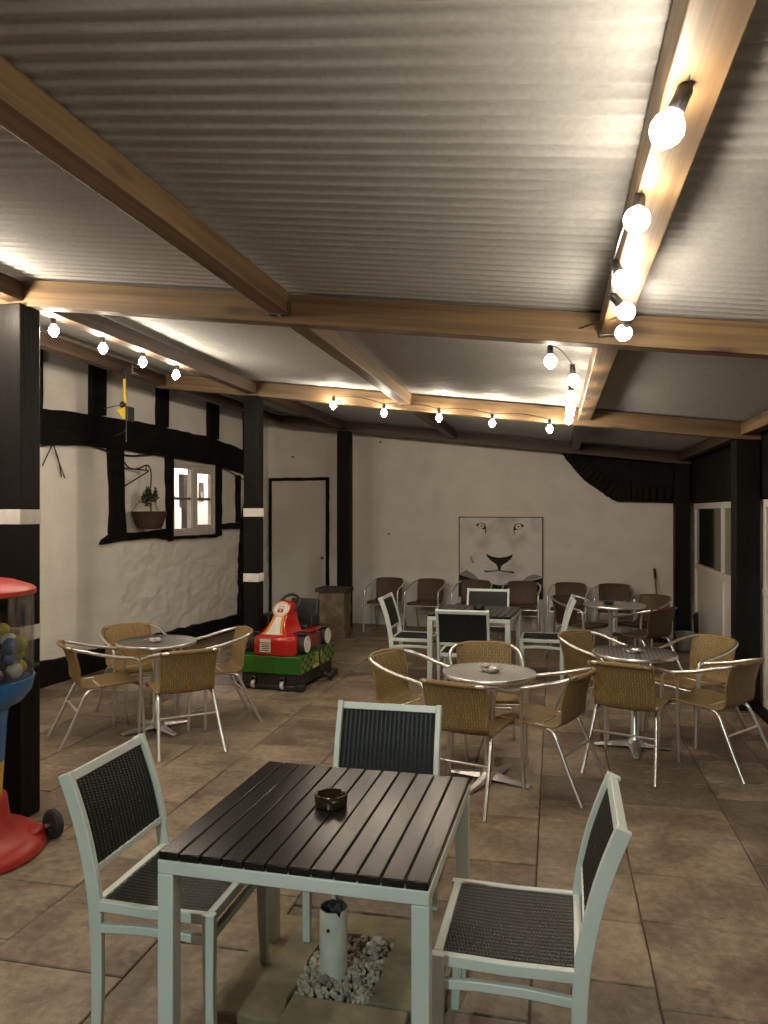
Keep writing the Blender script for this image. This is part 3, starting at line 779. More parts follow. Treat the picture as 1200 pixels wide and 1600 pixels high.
# ---- painted lion board
def build_board():
    k0, zt = BW.kz(718, 807); k1, _ = BW.kz(848, 810); W = k1 - k0; zt -= .01
    root = empty('painted_board', BW.pt(k0, -.012, zt), BW.a); tag(root, 'square board painted with a pale lion face, fixed on the back wall', 'painting')
    sc = W / 863
    U = lambda p: ((p[0] - 185) * sc, -(p[1] - 185) * sc)
    b = MB(); b.prism([U(p) for p in ((185, 185), (1048, 185), (1048, 1020), (185, 1020))], -.012, .008)
    b.build('board', M['board_white'], root)
    e = MB()
    for a, c, d in (((185, 185), (1048, 185), 0), ((185, 185), (185, 1020), 1), ((1048, 185), (1048, 1020), 1)):
        (x0, z0), (x1, z1) = U(a), U(c); e.box(((x0 + x1) / 2, -.004, (z0 + z1) / 2), (abs(x1 - x0) + .016, .026, .014) if d == 0 else (.014, .028, abs(z1 - z0)))
    e.build('edging', M['dark_print'], root)
    m = MB()
    def blk(pts, mi=0, y=-.0145): m.prism([U(p) for p in pts], y, -.0122, mi)
    blk([(185, 780), (260, 735), (340, 780), (400, 835), (450, 860), (330, 835)], 1, -.0135)
    blk([(1045, 790), (960, 765), (880, 800), (830, 848), (900, 845)], 1, -.0135)
    blk([(300, 590), (320, 600), (345, 665), (325, 665), (308, 630)], 1, -.0135)
    blk([(190, 185), (262, 185), (265, 330), (200, 395), (190, 395)], 2, -.0132)
    blk([(930, 190), (1045, 190), (1045, 350), (985, 345), (935, 310)], 2, -.0132)
    blk([(185, 785), (300, 822), (430, 850), (500, 868), (600, 888), (700, 880), (730, 855), (880, 850), (1048, 800), (1048, 1020), (185, 1020)])
    blk([(466, 560), (530, 592), (606, 604), (684, 592), (748, 566), (737, 602), (690, 648), (648, 672), (626, 692), (620, 737), (593, 737), (590, 700), (572, 670), (520, 636), (482, 594)])
    blk([(447, 735), (480, 742), (600, 733), (600, 742), (520, 750), (470, 759), (452, 750)]); blk([(606, 733), (690, 742), (767, 743), (752, 761), (715, 756), (606, 742)])
    for s in (1, -1):
        X = lambda x: x if s == 1 else 1224 - x
        oy = 0 if s == 1 else 5
        ring = [(X(420 + 52 * math.cos(a)), 275 + oy + 33 * math.sin(a)) for a in [2 * PI * i / 24 for i in range(24)]]
        out = [(X(x), y + oy) for x, y in ((360, 268), (385, 250), (420, 243), (455, 252), (470, 285), (468, 352), (460, 350), (458, 312), (430, 308), (395, 298), (378, 280))]
        blk(out); 
        m.prism([U((X(420 + 32 * math.cos(a)), 276 + oy + 27 * math.sin(a))) for a in [2 * PI * i / 20 for i in range(20)]], -.0165, -.0142, 3)
        m.prism([U((X(420 + 9 * math.cos(a)), 276 + oy + 9 * math.sin(a))) for a in [2 * PI * i / 12 for i in range(12)]], -.018, -.0162, 0)
        for r_, (x, y) in enumerate(((475, 655), (490, 668), (505, 676), (522, 684), (538, 690))):
            m.prism([U((X(x + 4 * math.cos(a)), y + 4 * math.sin(a))) for a in [2 * PI * i / 8 for i in range(8)]], -.0145, -.0122, 0)
    m.build('painted_face', [M['board_dark'], M['board_mid'], M['board_pale'], M['board_white']], root, smooth=0)
M['board_pale'] = pm('painted board pale tone', (.50, .49, .475), (.60, .59, .57), 9, .6)
build_board()

# ------------------------------------------------------------------ conservatory side on the right
def build_side():
    root = empty('glazed_side_screen', st(4.82, 0), YAW + R(90))   # local X runs along the canopy (t), local -Y faces right.. +Y faces the patio
    tag(root, 'white framed conservatory wall with dark upper panes at the right side', 'glazed wall')
    ts = (1.7, 3.38, 5.12, 6.78); zs, zt = 1.05, 1.86
    f = MB()
    def bx(x0, x1, z0, z1, y0=-.03, y1=.035): f.box(((x0 + x1) / 2, (y0 + y1) / 2, (z0 + z1) / 2), (x1 - x0, y1 - y0, z1 - z0))
    for i, t in enumerate(ts): bx(t - .045, t + .045, 0, zt)
    for a, c in zip(ts[:-1], ts[1:]):
        bx(a + .045, c - .045, zt - .07, zt, -.028, .033); bx(a + .045, c - .045, zs - .03, zs + .035, -.028, .04); bx(a + .045, c - .045, 0, .07, -.028, .033)
    f.build('frame', M['upvc'], root, bevel=.005)
    for i, (a, c) in enumerate(zip(ts[:-1], ts[1:])):
        q = MB(); q.box(((a + c) / 2, 0, (.07 + zs - .03) / 2), (c - a - .09, .03, zs - .10)); q.build('panel', M['upvc'], root)
        q = MB(); q.box(((a + c) / 2, 0, (zs + .035 + zt - .07) / 2), (c - a - .09, .02, zt - .07 - zs - .035))
        q.build('window', M['dark_glass'] if i == 2 else M['frosted'], root, smooth=0)
    q = MB(); q.box((4.1, .0, 2.26), (6.2, .09, .78)); q.build('fascia', M['black_tim'], root, bevel=.006)
    q = MB(); q.box((4.1, .06, .025), (6.2, .10, .05)); q.build('cill', M['black_tim'], root, bevel=.006)
build_side()

# ------------------------------------------------------------------ slatted tables
def make_slat_table(W, D, H=.74):
    root = empty('slatted_table', (0, 0, 0)); n = 12
    ft = .05
    for sx in (-1, 1):
        for sy in (-1, 1):
            b = MB(); b.box((sx * (W / 2 - ft / 2), sy * (D / 2 - ft / 2), (H - .065) / 2), (ft, ft, H - .065)); b.build('leg', M['alu_white'], root, bevel=.003)
    b = MB(); z = H - .024 - .02
    for sy in (-1, 1): b.box((0, sy * (D / 2 - .02), z), (W, .04, .04))
    for sx in (-1, 1): b.box((sx * (W / 2 - .02), 0, z), (.04, D - .08, .04))
    b.build('apron', M['alu_white'], root, bevel=.003)
    p = W / n; rng = random.Random(1)
    for i in range(n):
        b = MB(); b.box((0, 0, 0), (p - .005, D - .004 - rng.uniform(0, .003), .024)); b.build('slat', M['slat'], root, (-W / 2 + p * (i + .5), 0, H - .012 + rng.uniform(-.0008, .0008)), (0, R(rng.uniform(-.25, .25)), 0), bevel=.003)
    return root
tb = make_slat_table(.82, .86)
tb.location = (-.173, 2.603, 0); tb.rotation_euler.z = R(-13.8)
tag(tb, 'nearest black slatted square table, with a brown glass ashtray on it', 'table', 'slatted square tables')
tf = copy_tree(tb); tf.location = (.945, 7.90, 0); tf.rotation_euler.z = R(-17)
tag(tf, 'black slatted square table standing far back, in front of the lion board', 'table', 'slatted square tables')

# ------------------------------------------------------------------ dining chairs
def weave(w, h, nu, nv, fn, A=.0028, k=4):
    b = MB(); nx, ny = nu * k, nv * k
    prof = [math.sqrt(max(0, math.sin(PI * i / k))) for i in range(k)]
    for i in range(nx + 1):
        ci = i // k; fu = prof[i % k]
        for j in range(ny + 1):
            jj = j + (k // 2 if ci % 2 else 0); fv = prof[jj % k]
            b.v.append(tuple(fn(i / nx, j / ny, A * math.sqrt(fu) * fv)))
    for i in range(nx):
        for j in range(ny):
            o = i * (ny + 1) + j; b.f.append([o, o + ny + 1, o + ny + 2, o + 1]); b.m.append(0)
    return b
def make_dining_chair():
    root = empty('dining_chair', (0, 0, 0)); hw = .230
    stile = [(-.20, 0), (-.197, .2), (-.205, .42), (-.222, .54), (-.252, .67), (-.288, .78), (-.322, .865)]
    sp = smooth_path([(0, y, z) for y, z in stile], 4)
    ths = [.034 + .012 * min(1, p.z / .4) for p in sp]
    for sx in (-1, 1):
        b = MB(); b.strip([(sx * hw, p.y, p.z) for p in sp], .024, ths); b.build('back_post', M['alu_white'], root, bevel=.003)
        b = MB(); fl = smooth_path([(sx * hw, .205, .452), (sx * hw, .205, .30), (sx * hw, .208, .16), (sx * (hw - .002), .216, 0)], 4)
        b.strip(fl, .03, [.045 - .018 * i / (len(fl) - 1) for i in range(len(fl))]); b.build('leg', M['alu_white'], root, bevel=.003)
    b = MB()
    for sx in (-1, 1):
        b.strip([(sx * hw, -.19, .437), (sx * hw, .0, .433), (sx * hw, .186, .437)], .024, .034)
        b.strip([(sx * hw, -.19, .362), (sx * hw, -.05, .372), (sx * hw, .08, .373), (sx * hw, .186, .366)], .022, .028)
    for y, z in ((.205, .437), (-.20, .437)): b.box((0, y, z), (2 * hw - .026, .026, .034))
    b.box((0, .205, .372), (2 * hw - .032, .022, .026))
    b.build('seat_frame', M['alu_white'], root, bevel=.003)
    def ybk(z):
        for a, c in zip(sp[:-1], sp[1:]):
            if a.z <= z <= c.z: return a.y + (c.y - a.y) * (z - a.z) / (c.z - a.z)
        return sp[-1].y
    b = MB(); b.box((0, ybk(.847), .847), (2 * hw - .024, .028, .032), Matrix.Rotation(R(21), 3, 'X')); b.build('back_rail', M['alu_white'], root, bevel=.003)
    b = MB(); b.box((0, ybk(.545), .545), (2 * hw - .024, .024, .024)); b.build('back_rail', M['alu_white'], root, bevel=.003)
    zl, zh = .552, .834; w = 2 * hw - .03
    def fb(side):
        def f(u, v, h):
            z = zl + (zh - zl) * v; return ((u - .5) * w, ybk(z) + side * (.006 + h), z)
        return f
    b = weave(w, zh - zl, 21, 30, fb(1)); b2 = weave(w, zh - zl, 21, 30, fb(-1)); b.add(b2.v, b2.f)
    b.build('backrest', M['weave_black'], root, smooth=75)
    wd = 2 * hw - .026; y0, y1 = -.186, .191
    b = weave(wd, y1 - y0, 21, 36, lambda u, v, h: ((u - .5) * wd, y0 + (y1 - y0) * v, .447 + h - .008 * math.sin(PI * v) * math.sin(PI * u)))
    b.add([(-wd / 2, y0, .43), (wd / 2, y0, .43), (wd / 2, y1, .43), (-wd / 2, y1, .43)], [(0, 1, 2, 3)])
    b.build('seat', M['weave_black'], root, smooth=75)
    return root
def face(o, x, y, fx, fy):
    o.location = (x, y, 0); o.rotation_euler.z = math.atan2(fy, fx) - PI / 2
dc = make_dining_chair()
G = 'pale framed chairs with black woven seats'
DINE = [
    (-.713, 2.75, .975, -.22, 'pale metal dining chair with black woven back, at left side of the nearest table'),
    (-.04, 3.24, -.21, -.978, 'pale metal dining chair behind the nearest table, only its black woven back rising above it'),
    (.41, 2.44, -.97, .23, 'pale metal dining chair seen side on, at right side of the nearest table'),
    (.325, 8.11, .973, -.23, 'pale metal dining chair at left side of the far slatted table'),
    (.775, 7.22, .23, .973, 'pale metal dining chair turned away, in front of the far slatted table'),
    (1.13, 8.54, -.23, -.973, 'pale metal dining chair behind the far slatted table, under the lion board'),
    (1.66, 8.05, -.973, .225, 'pale metal dining chair at right side of the far slatted table, back seen edge on'),
]
for i, (x, y, fx, fy, lb) in enumerate(DINE):
    o = dc if i == 0 else copy_tree(dc)
    face(o, x, y, fx, fy); tag(o, lb, 'chair', G)

# ------------------------------------------------------------------ bistro chairs
def make_bistro_chair():
    root = empty('bistro_chair', (0, 0, 0)); r = .0125
    half = [(.258, .262, 0), (.253, .245, .30), (.25, .238, .42), (.25, .230, .57), (.25, .205, .622), (.254, .13, .642), (.262, -.02, .672), (.252, -.15, .708), (.205, -.245, .733), (.115, -.292, .743)]
    full = half + [(0, -.302, .745)] + [(-x, y, z) for x, y, z in reversed(half)]
    b = MB(); b.tube(smooth_path(full, 5), r, 12); b.build('arm_frame', M['alu'], root)
    for sx in (-1, 1):
        b = MB(); b.tube(smooth_path([(sx * .180, -.02, .426), (sx * .190, -.10, .420), (sx * .200, -.15, .395), (sx * .208, -.185, .33), (sx * .222, -.26, .17), (sx * .238, -.345, 0)], 5), r, 12)
        b.build('leg', M['alu'], root)
    for q in ([(-.218, -.212, .265), (.218, -.212, .265)], [(-.25, .240, .405), (.25, .240, .405)], [(-.185, -.04, .420), (.185, -.04, .420)]):
        b = MB(); b.tube(q, .009, 10); b.build('stretcher', M['alu'], root)
    prof = [(.232, .412), (.238, .430), (.224, .444), (.15, .443), (.02, .436), (-.10, .430), (-.165, .438), (-.196, .468), (-.212, .52), (-.232, .59), (-.262, .68), (-.288, .742)]
    wid = [.205, .206, .206, .205, .203, .200, .197, .195, .195, .197, .201, .205]
    pp = smooth_path([(w, y, z) for w, (y, z) in zip(wid, prof)], 4)
    lens = [0]
    for a, c in zip(pp[:-1], pp[1:]): lens.append(lens[-1] + Vector((0, c.y - a.y, c.z - a.z)).length)
    nx = 16
    def shell(i0, i1, name):
        b = MB(); rows = list(range(i0, i1 + 1))
        for i in rows:
            p = pp[i]; bk = min(1, max(0, (p.z - .45) / .12)); bc_ = .018 + .022 * min(1, max(0, (p.z - .45) / .3))
            for k in range(nx + 1):
                u = 2 * k / nx - 1; x = u * p.x
                y = p.y + bk * bc_ * u * u; z = p.z - (1 - bk) * .012 * (1 - u * u)
                b.uv[len(b.v)] = (x + .5, lens[i]); b.v.append((x, y, z))
        for a in range(len(rows) - 1):
            for k in range(nx):
                o = a * (nx + 1) + k; b.f.append([o, o + 1, o + nx + 2, o + nx + 1]); b.m.append(0)
        o = b.build(name, [M['cane'], M['cane_wrap']], root, smooth=60)
        sd = o.modifiers.new('Solidify', 'SOLIDIFY'); sd.thickness = .007; sd.offset = 0
        for k in (0, nx):
            e = MB(); e.tube([b.v[a * (nx + 1) + k] for a in range(len(rows))], .0078, 8); e.build('edge_binding', M['cane_wrap'], o)
        return o
    mid = next(i for i, p in enumerate(pp) if p.y < -.16)
    shell(0, mid, 'seat'); bk = shell(mid, len(pp) - 1, 'backrest')
    w = MB(); cs = smooth_path([(.205, -.245, .733), (.115, -.292, .743), (0, -.302, .745), (-.115, -.292, .743), (-.205, -.245, .733)], 6); w.tube(cs, .0155, 10); w.build('wrapped_top', M['cane_wrap'], bk)
    return root
bc = make_bistro_chair()
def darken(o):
    # back-wall chairs are woven dark brown, farthest table's get it as painted shade: their own mesh data with brown cane
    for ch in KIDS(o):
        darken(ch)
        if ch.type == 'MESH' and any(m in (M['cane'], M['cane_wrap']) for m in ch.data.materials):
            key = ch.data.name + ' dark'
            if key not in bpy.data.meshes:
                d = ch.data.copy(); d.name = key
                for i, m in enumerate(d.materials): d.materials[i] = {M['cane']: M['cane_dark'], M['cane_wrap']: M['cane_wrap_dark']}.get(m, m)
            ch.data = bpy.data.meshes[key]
G2 = 'tan woven bistro chairs with aluminium arms'
wx, wy = math.cos(R(-18)), math.sin(R(-18)); fx, fy = math.sin(R(-18)), -math.cos(R(-18))
BIST = [
    (-2.20, 5.98, .84, .54, 'tan bistro chair at far left, side on to the round table by the pub wall'),
    (-2.13, 6.60, .575, -.818, 'tan woven bistro chair tucked behind the round table by the pub wall'),
    (-1.43, 6.47, -.91, -.41, 'tan woven bistro chair between the round table by the pub wall and the kart ride'),
    (-1.53, 5.79, -.48, .88, 'tan bistro chair with its back to us at the round table by the pub wall'),
    (.22, 5.34, .81, -.58, 'tan woven bistro chair left of the middle round table, just behind the nearest dining chair'),
    (.745, 5.60, -.06, -1, 'tan woven bistro chair behind the middle round table, facing us'),
    (.53, 4.75, .49, .87, 'olive tan bistro chair with its back to us at the middle round table'),
    (1.03, 4.94, -.81, .58, 'tan bistro chair at the right side of the middle round table, back turned half away'),
    (1.74, 6.20, .62, -.78, 'tan woven bistro chair at back left of the right-hand round table'),
    (2.42, 6.02, -.89, -.45, 'tan woven bistro chair at the right-hand round table, nearest the black post'),
    (1.71, 5.30, .54, .84, 'olive tan bistro chair with its back to us at the right-hand round table'),
    (2.29, 5.36, -.62, .78, 'tan bistro chair at front right of the right-hand round table, legs splayed toward us'),
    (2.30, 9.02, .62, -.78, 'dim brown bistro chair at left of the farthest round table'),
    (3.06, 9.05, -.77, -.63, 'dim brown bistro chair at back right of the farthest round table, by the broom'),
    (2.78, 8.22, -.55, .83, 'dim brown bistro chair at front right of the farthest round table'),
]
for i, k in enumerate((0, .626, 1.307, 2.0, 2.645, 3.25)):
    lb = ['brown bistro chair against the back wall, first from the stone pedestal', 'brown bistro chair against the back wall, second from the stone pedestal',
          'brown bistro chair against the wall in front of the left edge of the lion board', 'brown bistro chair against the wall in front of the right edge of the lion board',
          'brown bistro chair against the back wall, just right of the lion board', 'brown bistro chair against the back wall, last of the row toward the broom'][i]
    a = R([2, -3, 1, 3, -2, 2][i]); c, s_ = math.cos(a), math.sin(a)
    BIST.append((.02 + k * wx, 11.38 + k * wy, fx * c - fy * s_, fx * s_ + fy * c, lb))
for i, (x, y, dx, dy, lb) in enumerate(BIST):
    o = bc if i == 0 else copy_tree(bc)
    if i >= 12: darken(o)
    face(o, x, y, dx, dy); tag(o, lb, 'chair', G2)

# ------------------------------------------------------------------ bistro tables and ashtrays
def make_bistro_table():
    root = empty('round_table', (0, 0, 0)); r = .30; h = .71
    b = MB(); b.lathe([(0, h - .018), (r - .03, h - .018), (r - .008, h - .022), (r, h - .014), (r + .001, h - .006), (r - .005, h - .0005), (r - .014, h - .0012), (r - .02, h - .0025), (0, h - .0025)], 56)
    b.build('table_top', [M['stamped']], root, smooth=50)
    e = MB(); e.lathe([(r - .002, h - .026), (r + .004, h - .020), (r + .005, h - .006), (r + .001, h + .0008), (r - .008, h + .0012)], 56); e.build('rim', M['alu'], root)
    b = MB(); b.lathe([(.0, .05), (.045, .05), (.04, .075), (.031, .09), (.031, h - .06), (.05, h - .05), (.05, h - .027), (0, h - .027)], 24); b.build('column', M['alu'], root)
    b = MB()
    for a in range(4):
        m = Matrix.Rotation(a * PI / 2 + PI / 4, 3, 'Z'); n = 7; vs = []
        for i in range(n):
            f = i / (n - 1); x = .02 + .27 * f; hw_ = .046 - .022 * f; zt = .062 - .042 * f ** .8; zb = .022 - .014 * f
            vs += [m @ Vector((x, -hw_, zb)), m @ Vector((x, hw_, zb)), m @ Vector((x, hw_ * .55, zt)), m @ Vector((x, -hw_ * .55, zt))]
        fs = [(0, 1, 2, 3), tuple((n - 1) * 4 + k for k in (3, 2, 1, 0))]
        for i in range(n - 1):
            for k in range(4): l = (k + 1) % 4; fs.append((i * 4 + k, (i + 1) * 4 + k, (i + 1) * 4 + l, i * 4 + l))
        b.add(vs, fs); p = m @ Vector((.27, 0, 0)); b.lathe([(0, 0), (.016, 0), (.016, .012), (0, .012)], 10, p)
    b.lathe([(0, .02), (.062, .02), (.06, .05), (.046, .066), (0, .066)], 24)
    b.build('pedestal_foot', M['steel'], root, bevel=.003)
    return root
rt = make_bistro_table()
TABS = [(-1.835, 6.20, 0, 1.03, 'round steel bistro table beside the pub wall, four tan chairs round it'), (.685, 5.01, 12, 1.0, 'round dimpled steel bistro table in the middle, behind the nearest dining chair'),
        (1.86, 5.70, 30, 1.0, 'round steel bistro table toward the right, in front of the black post'), (2.60, 8.67, 10, 1.12, 'dim round bistro table farthest back, in front of the wall and broom')]
for i, (x, y, a, sc, lb) in enumerate(TABS):
    o = rt if i == 0 else copy_tree(rt)
    o.location = (x, y, 0); o.rotation_euler.z = R(a); o.scale = (sc, sc, 1); tag(o, lb, 'table', 'round bistro tables')

def tray_mesh(mt):
    b = MB(); b.lathe([(0, .0), (.045, 0), (.05, .004), (.056, .020), (.066, .022), (.066, .024), (.05, .024), (.044, .008), (0, .006)], 28)
    for a in range(4):
        m = Matrix.Rotation(a * PI / 2 + .4, 3, 'Z'); b.box(m @ Vector((.066, 0, .022)), (.03, .016, .004), m)
    return b
ASH = [(-1.84, 6.17, 'steel ashtray on the round table by the pub wall', 'steel'), (.70, 5.02, 'steel ashtray on the middle round table', 'steel'), (1.85, 5.69, 'steel ashtray on the right-hand round table', 'steel'), (2.55, 8.72, 'dark ashtray on the farthest round table', 'black_plastic')]
for x, y, lb, mt in ASH:
    o = tray_mesh(mt).build('ashtray', M[mt], loc=(x, y, .7085), rot=(0, 0, random.uniform(0, 3))); tag(o, lb, 'ashtray')
def glass_tray(x, y, z, lb, mt, rz):
    b = MB(); seg = 48; prof = [(0, 0), (.05, 0), (.055, .004), (.057, .036), (.054, .041), (.046, .040), (.042, .014), (.03, .010), (0, .010)]
    b.lathe(prof, seg)
    for i, (r_, zz) in enumerate(prof):
        if 3 <= i <= 5:
            for k in range(seg):
                a = 2 * PI * k / seg
                for q in range(3):
                    d = abs((a - q * 2 * PI / 3 + PI) % (2 * PI) - PI)
                    if d < .17: v = b.v[i * seg + k]; b.v[i * seg + k] = (v[0], v[1], v[2] - .013)
    o = b.build('ashtray', mt, loc=(x, y, z), rot=(0, 0, rz)); tag(o, lb, 'ashtray'); return o
glass_tray(-.182, 2.645, .741, 'notched brown glass ashtray on the nearest slatted table', M['smoke_glass'], .75)
glass_tray(.985, 7.98, .741, 'black ashtray on the far slatted table', M['black_plastic'], .3)

# ------------------------------------------------------------------ stone surround, gravel and pipe under the nearest table
def build_pit():
    a = R(-13); c = Vector((-.145, 2.90, 0)); m = Matrix.Rotation(a, 3, 'Z')
    spec = [((-.275, -.02), (.26, .66), 'mossy edging stone left of the gravel, under the nearest table'), ((.07, -.335), (.42, .27), 'flat edging stone in front of the gravel, at bottom of the view'),
            ((.27, .06), (.26, .50), 'flat edging stone right of the gravel, beside the table leg'), ((.03, .305), (.34, .15), 'narrow edging stone behind the pipe and gravel')]
    for i, ((x, y), (w, d), lb) in enumerate(spec):
        rng = random.Random(40 + i); P = wobble([(-w / 2, -d / 2), (w / 2, -d / 2), (w / 2, d / 2), (-w / 2, d / 2)], .06, .007, 40 + i)
        b = MB(); n = len(P); h = .034 + rng.uniform(-.005, .005)
        vs = [(px, py, 0) for px, py in P] + [(px, py, h - .007) for px, py in P] + [(px * .978, py * .982, h) for px, py in P]
        fs = []
        for j in range(n):
            k = (j + 1) % n; fs += [[j, k, k + n, j + n], [j + n, k + n, k + 2 * n, j + 2 * n]]
        fs.append([2 * n + j for j in range(n)]); b.add(vs, fs)
        p = m @ Vector((x, y, 0)) + c
        o = b.build('edging_stone', M['kerb_stone'], loc=(p.x, p.y, .001), rot=(0, 0, a + R(rng.uniform(-1.5, 1.5))), smooth=30); tag(o, lb, 'stone', 'edging stones round the gravel')
    g = MB(); rng = random.Random(9)
    base = bmesh.new(); bmesh.ops.create_icosphere(base, subdivisions=1, radius=1); bv = [v.co.copy() for v in base.verts]; bf = [[v.index for v in f.verts] for f in base.faces]; base.free()
    for i in range(620):
        x, y = rng.uniform(-.14, .135), rng.uniform(-.19, .225); s = rng.uniform(.008, .019); z = .004 + rng.random() * .028 + .012 * math.exp(-((x + .05) ** 2 + (y + .05) ** 2) / .01)
        rot = Matrix.Rotation(rng.uniform(0, 6), 3, Vector((rng.random() - .5, rng.random() - .5, rng.random() - .5)).normalized())
        sc = Vector((s * rng.uniform(.7, 1.3), s * rng.uniform(.7, 1.2), s * rng.uniform(.5, .9)))
        g.add([m @ (rot @ Vector((v.x * sc.x * rng.uniform(.8, 1.15), v.y * sc.y * rng.uniform(.8, 1.15), v.z * sc.z))) + c + m @ Vector((x, y, z)) for v in bv], bf)
    o = g.build('gravel', M['pebble'], smooth=0); tag(o, kind='stuff')
    # pipe with a ragged burnt rim
    b = MB(); seg = 40; H = .265; r0, r1 = .052, .046; rng = random.Random(4)
    for ring, (r_, z) in enumerate(((r0 + .001, 0), (r0, .03), (r0, .15), (r0, H - .03), (r0, H - .008), (r0, H), (r1, H), (r1, H - .02), (r1, H - .12), (r1, .03))):
        for k in range(seg):
            an = 2 * PI * k / seg; jag = 0
            if 4 <= ring <= 6: jag = .005 * noise.noise(Vector((math.cos(an) * 3, math.sin(an) * 3, 7))) + .004 * noise.noise(Vector((math.cos(an) * 11, math.sin(an) * 11, 2))) - (.02 if ring > 3 and -.9 < math.sin(an) * 1 and abs((an - R(285) + PI) % (2 * PI) - PI) < .3 else 0) * (1 if ring >= 5 else .6)
            b.v.append((r_ * math.cos(an), r_ * math.sin(an), z + jag))
    nr = len(b.v) // seg
    for i in range(nr - 1):
        for k in range(seg):
            l = (k + 1) % seg; b.f.append([i * seg + k, i * seg + l, (i + 1) * seg + l, (i + 1) * seg + k]); b.m.append(1 if i >= 5 else 0)
    b.lathe([(.007, -.0015), (.007, .0015), (0, .0015)], 10, (-.017, -.0505, .20), Matrix.Rotation(R(90), 3, 'X'), 2)
    p = c + m @ Vector((-.035, -.04, 0))
    o = b.build('stub_pipe', [M['pvc_pipe'], M['pipe_soot'], M['dark_print']], loc=(p.x, p.y, .012), smooth=50); tag(o, 'short white pipe with a ragged sooty rim, standing in the gravel', 'pipe')
build_pit()

# ------------------------------------------------------------------ kart ride
def text(body, size, mt, parent, mw, name='lettering', ext=.0015):
    cu = bpy.data.curves.new(name, 'FONT'); cu.body = body; cu.size = size; cu.extrude = ext; cu.align_x = 'CENTER'; cu.align_y = 'CENTER'
    cu.materials.append(mt); tmp = bpy.data.objects.new(name, cu); COL.objects.link(tmp)
    bpy.context.view_layer.update(); me = bpy.data.meshes.new_from_object(tmp.evaluated_get(bpy.context.evaluated_depsgraph_get())); bpy.data.objects.remove(tmp)
    o = bpy.data.objects.new(name, me); COL.objects.link(o); o.parent = parent; o.matrix_local = mw; return o

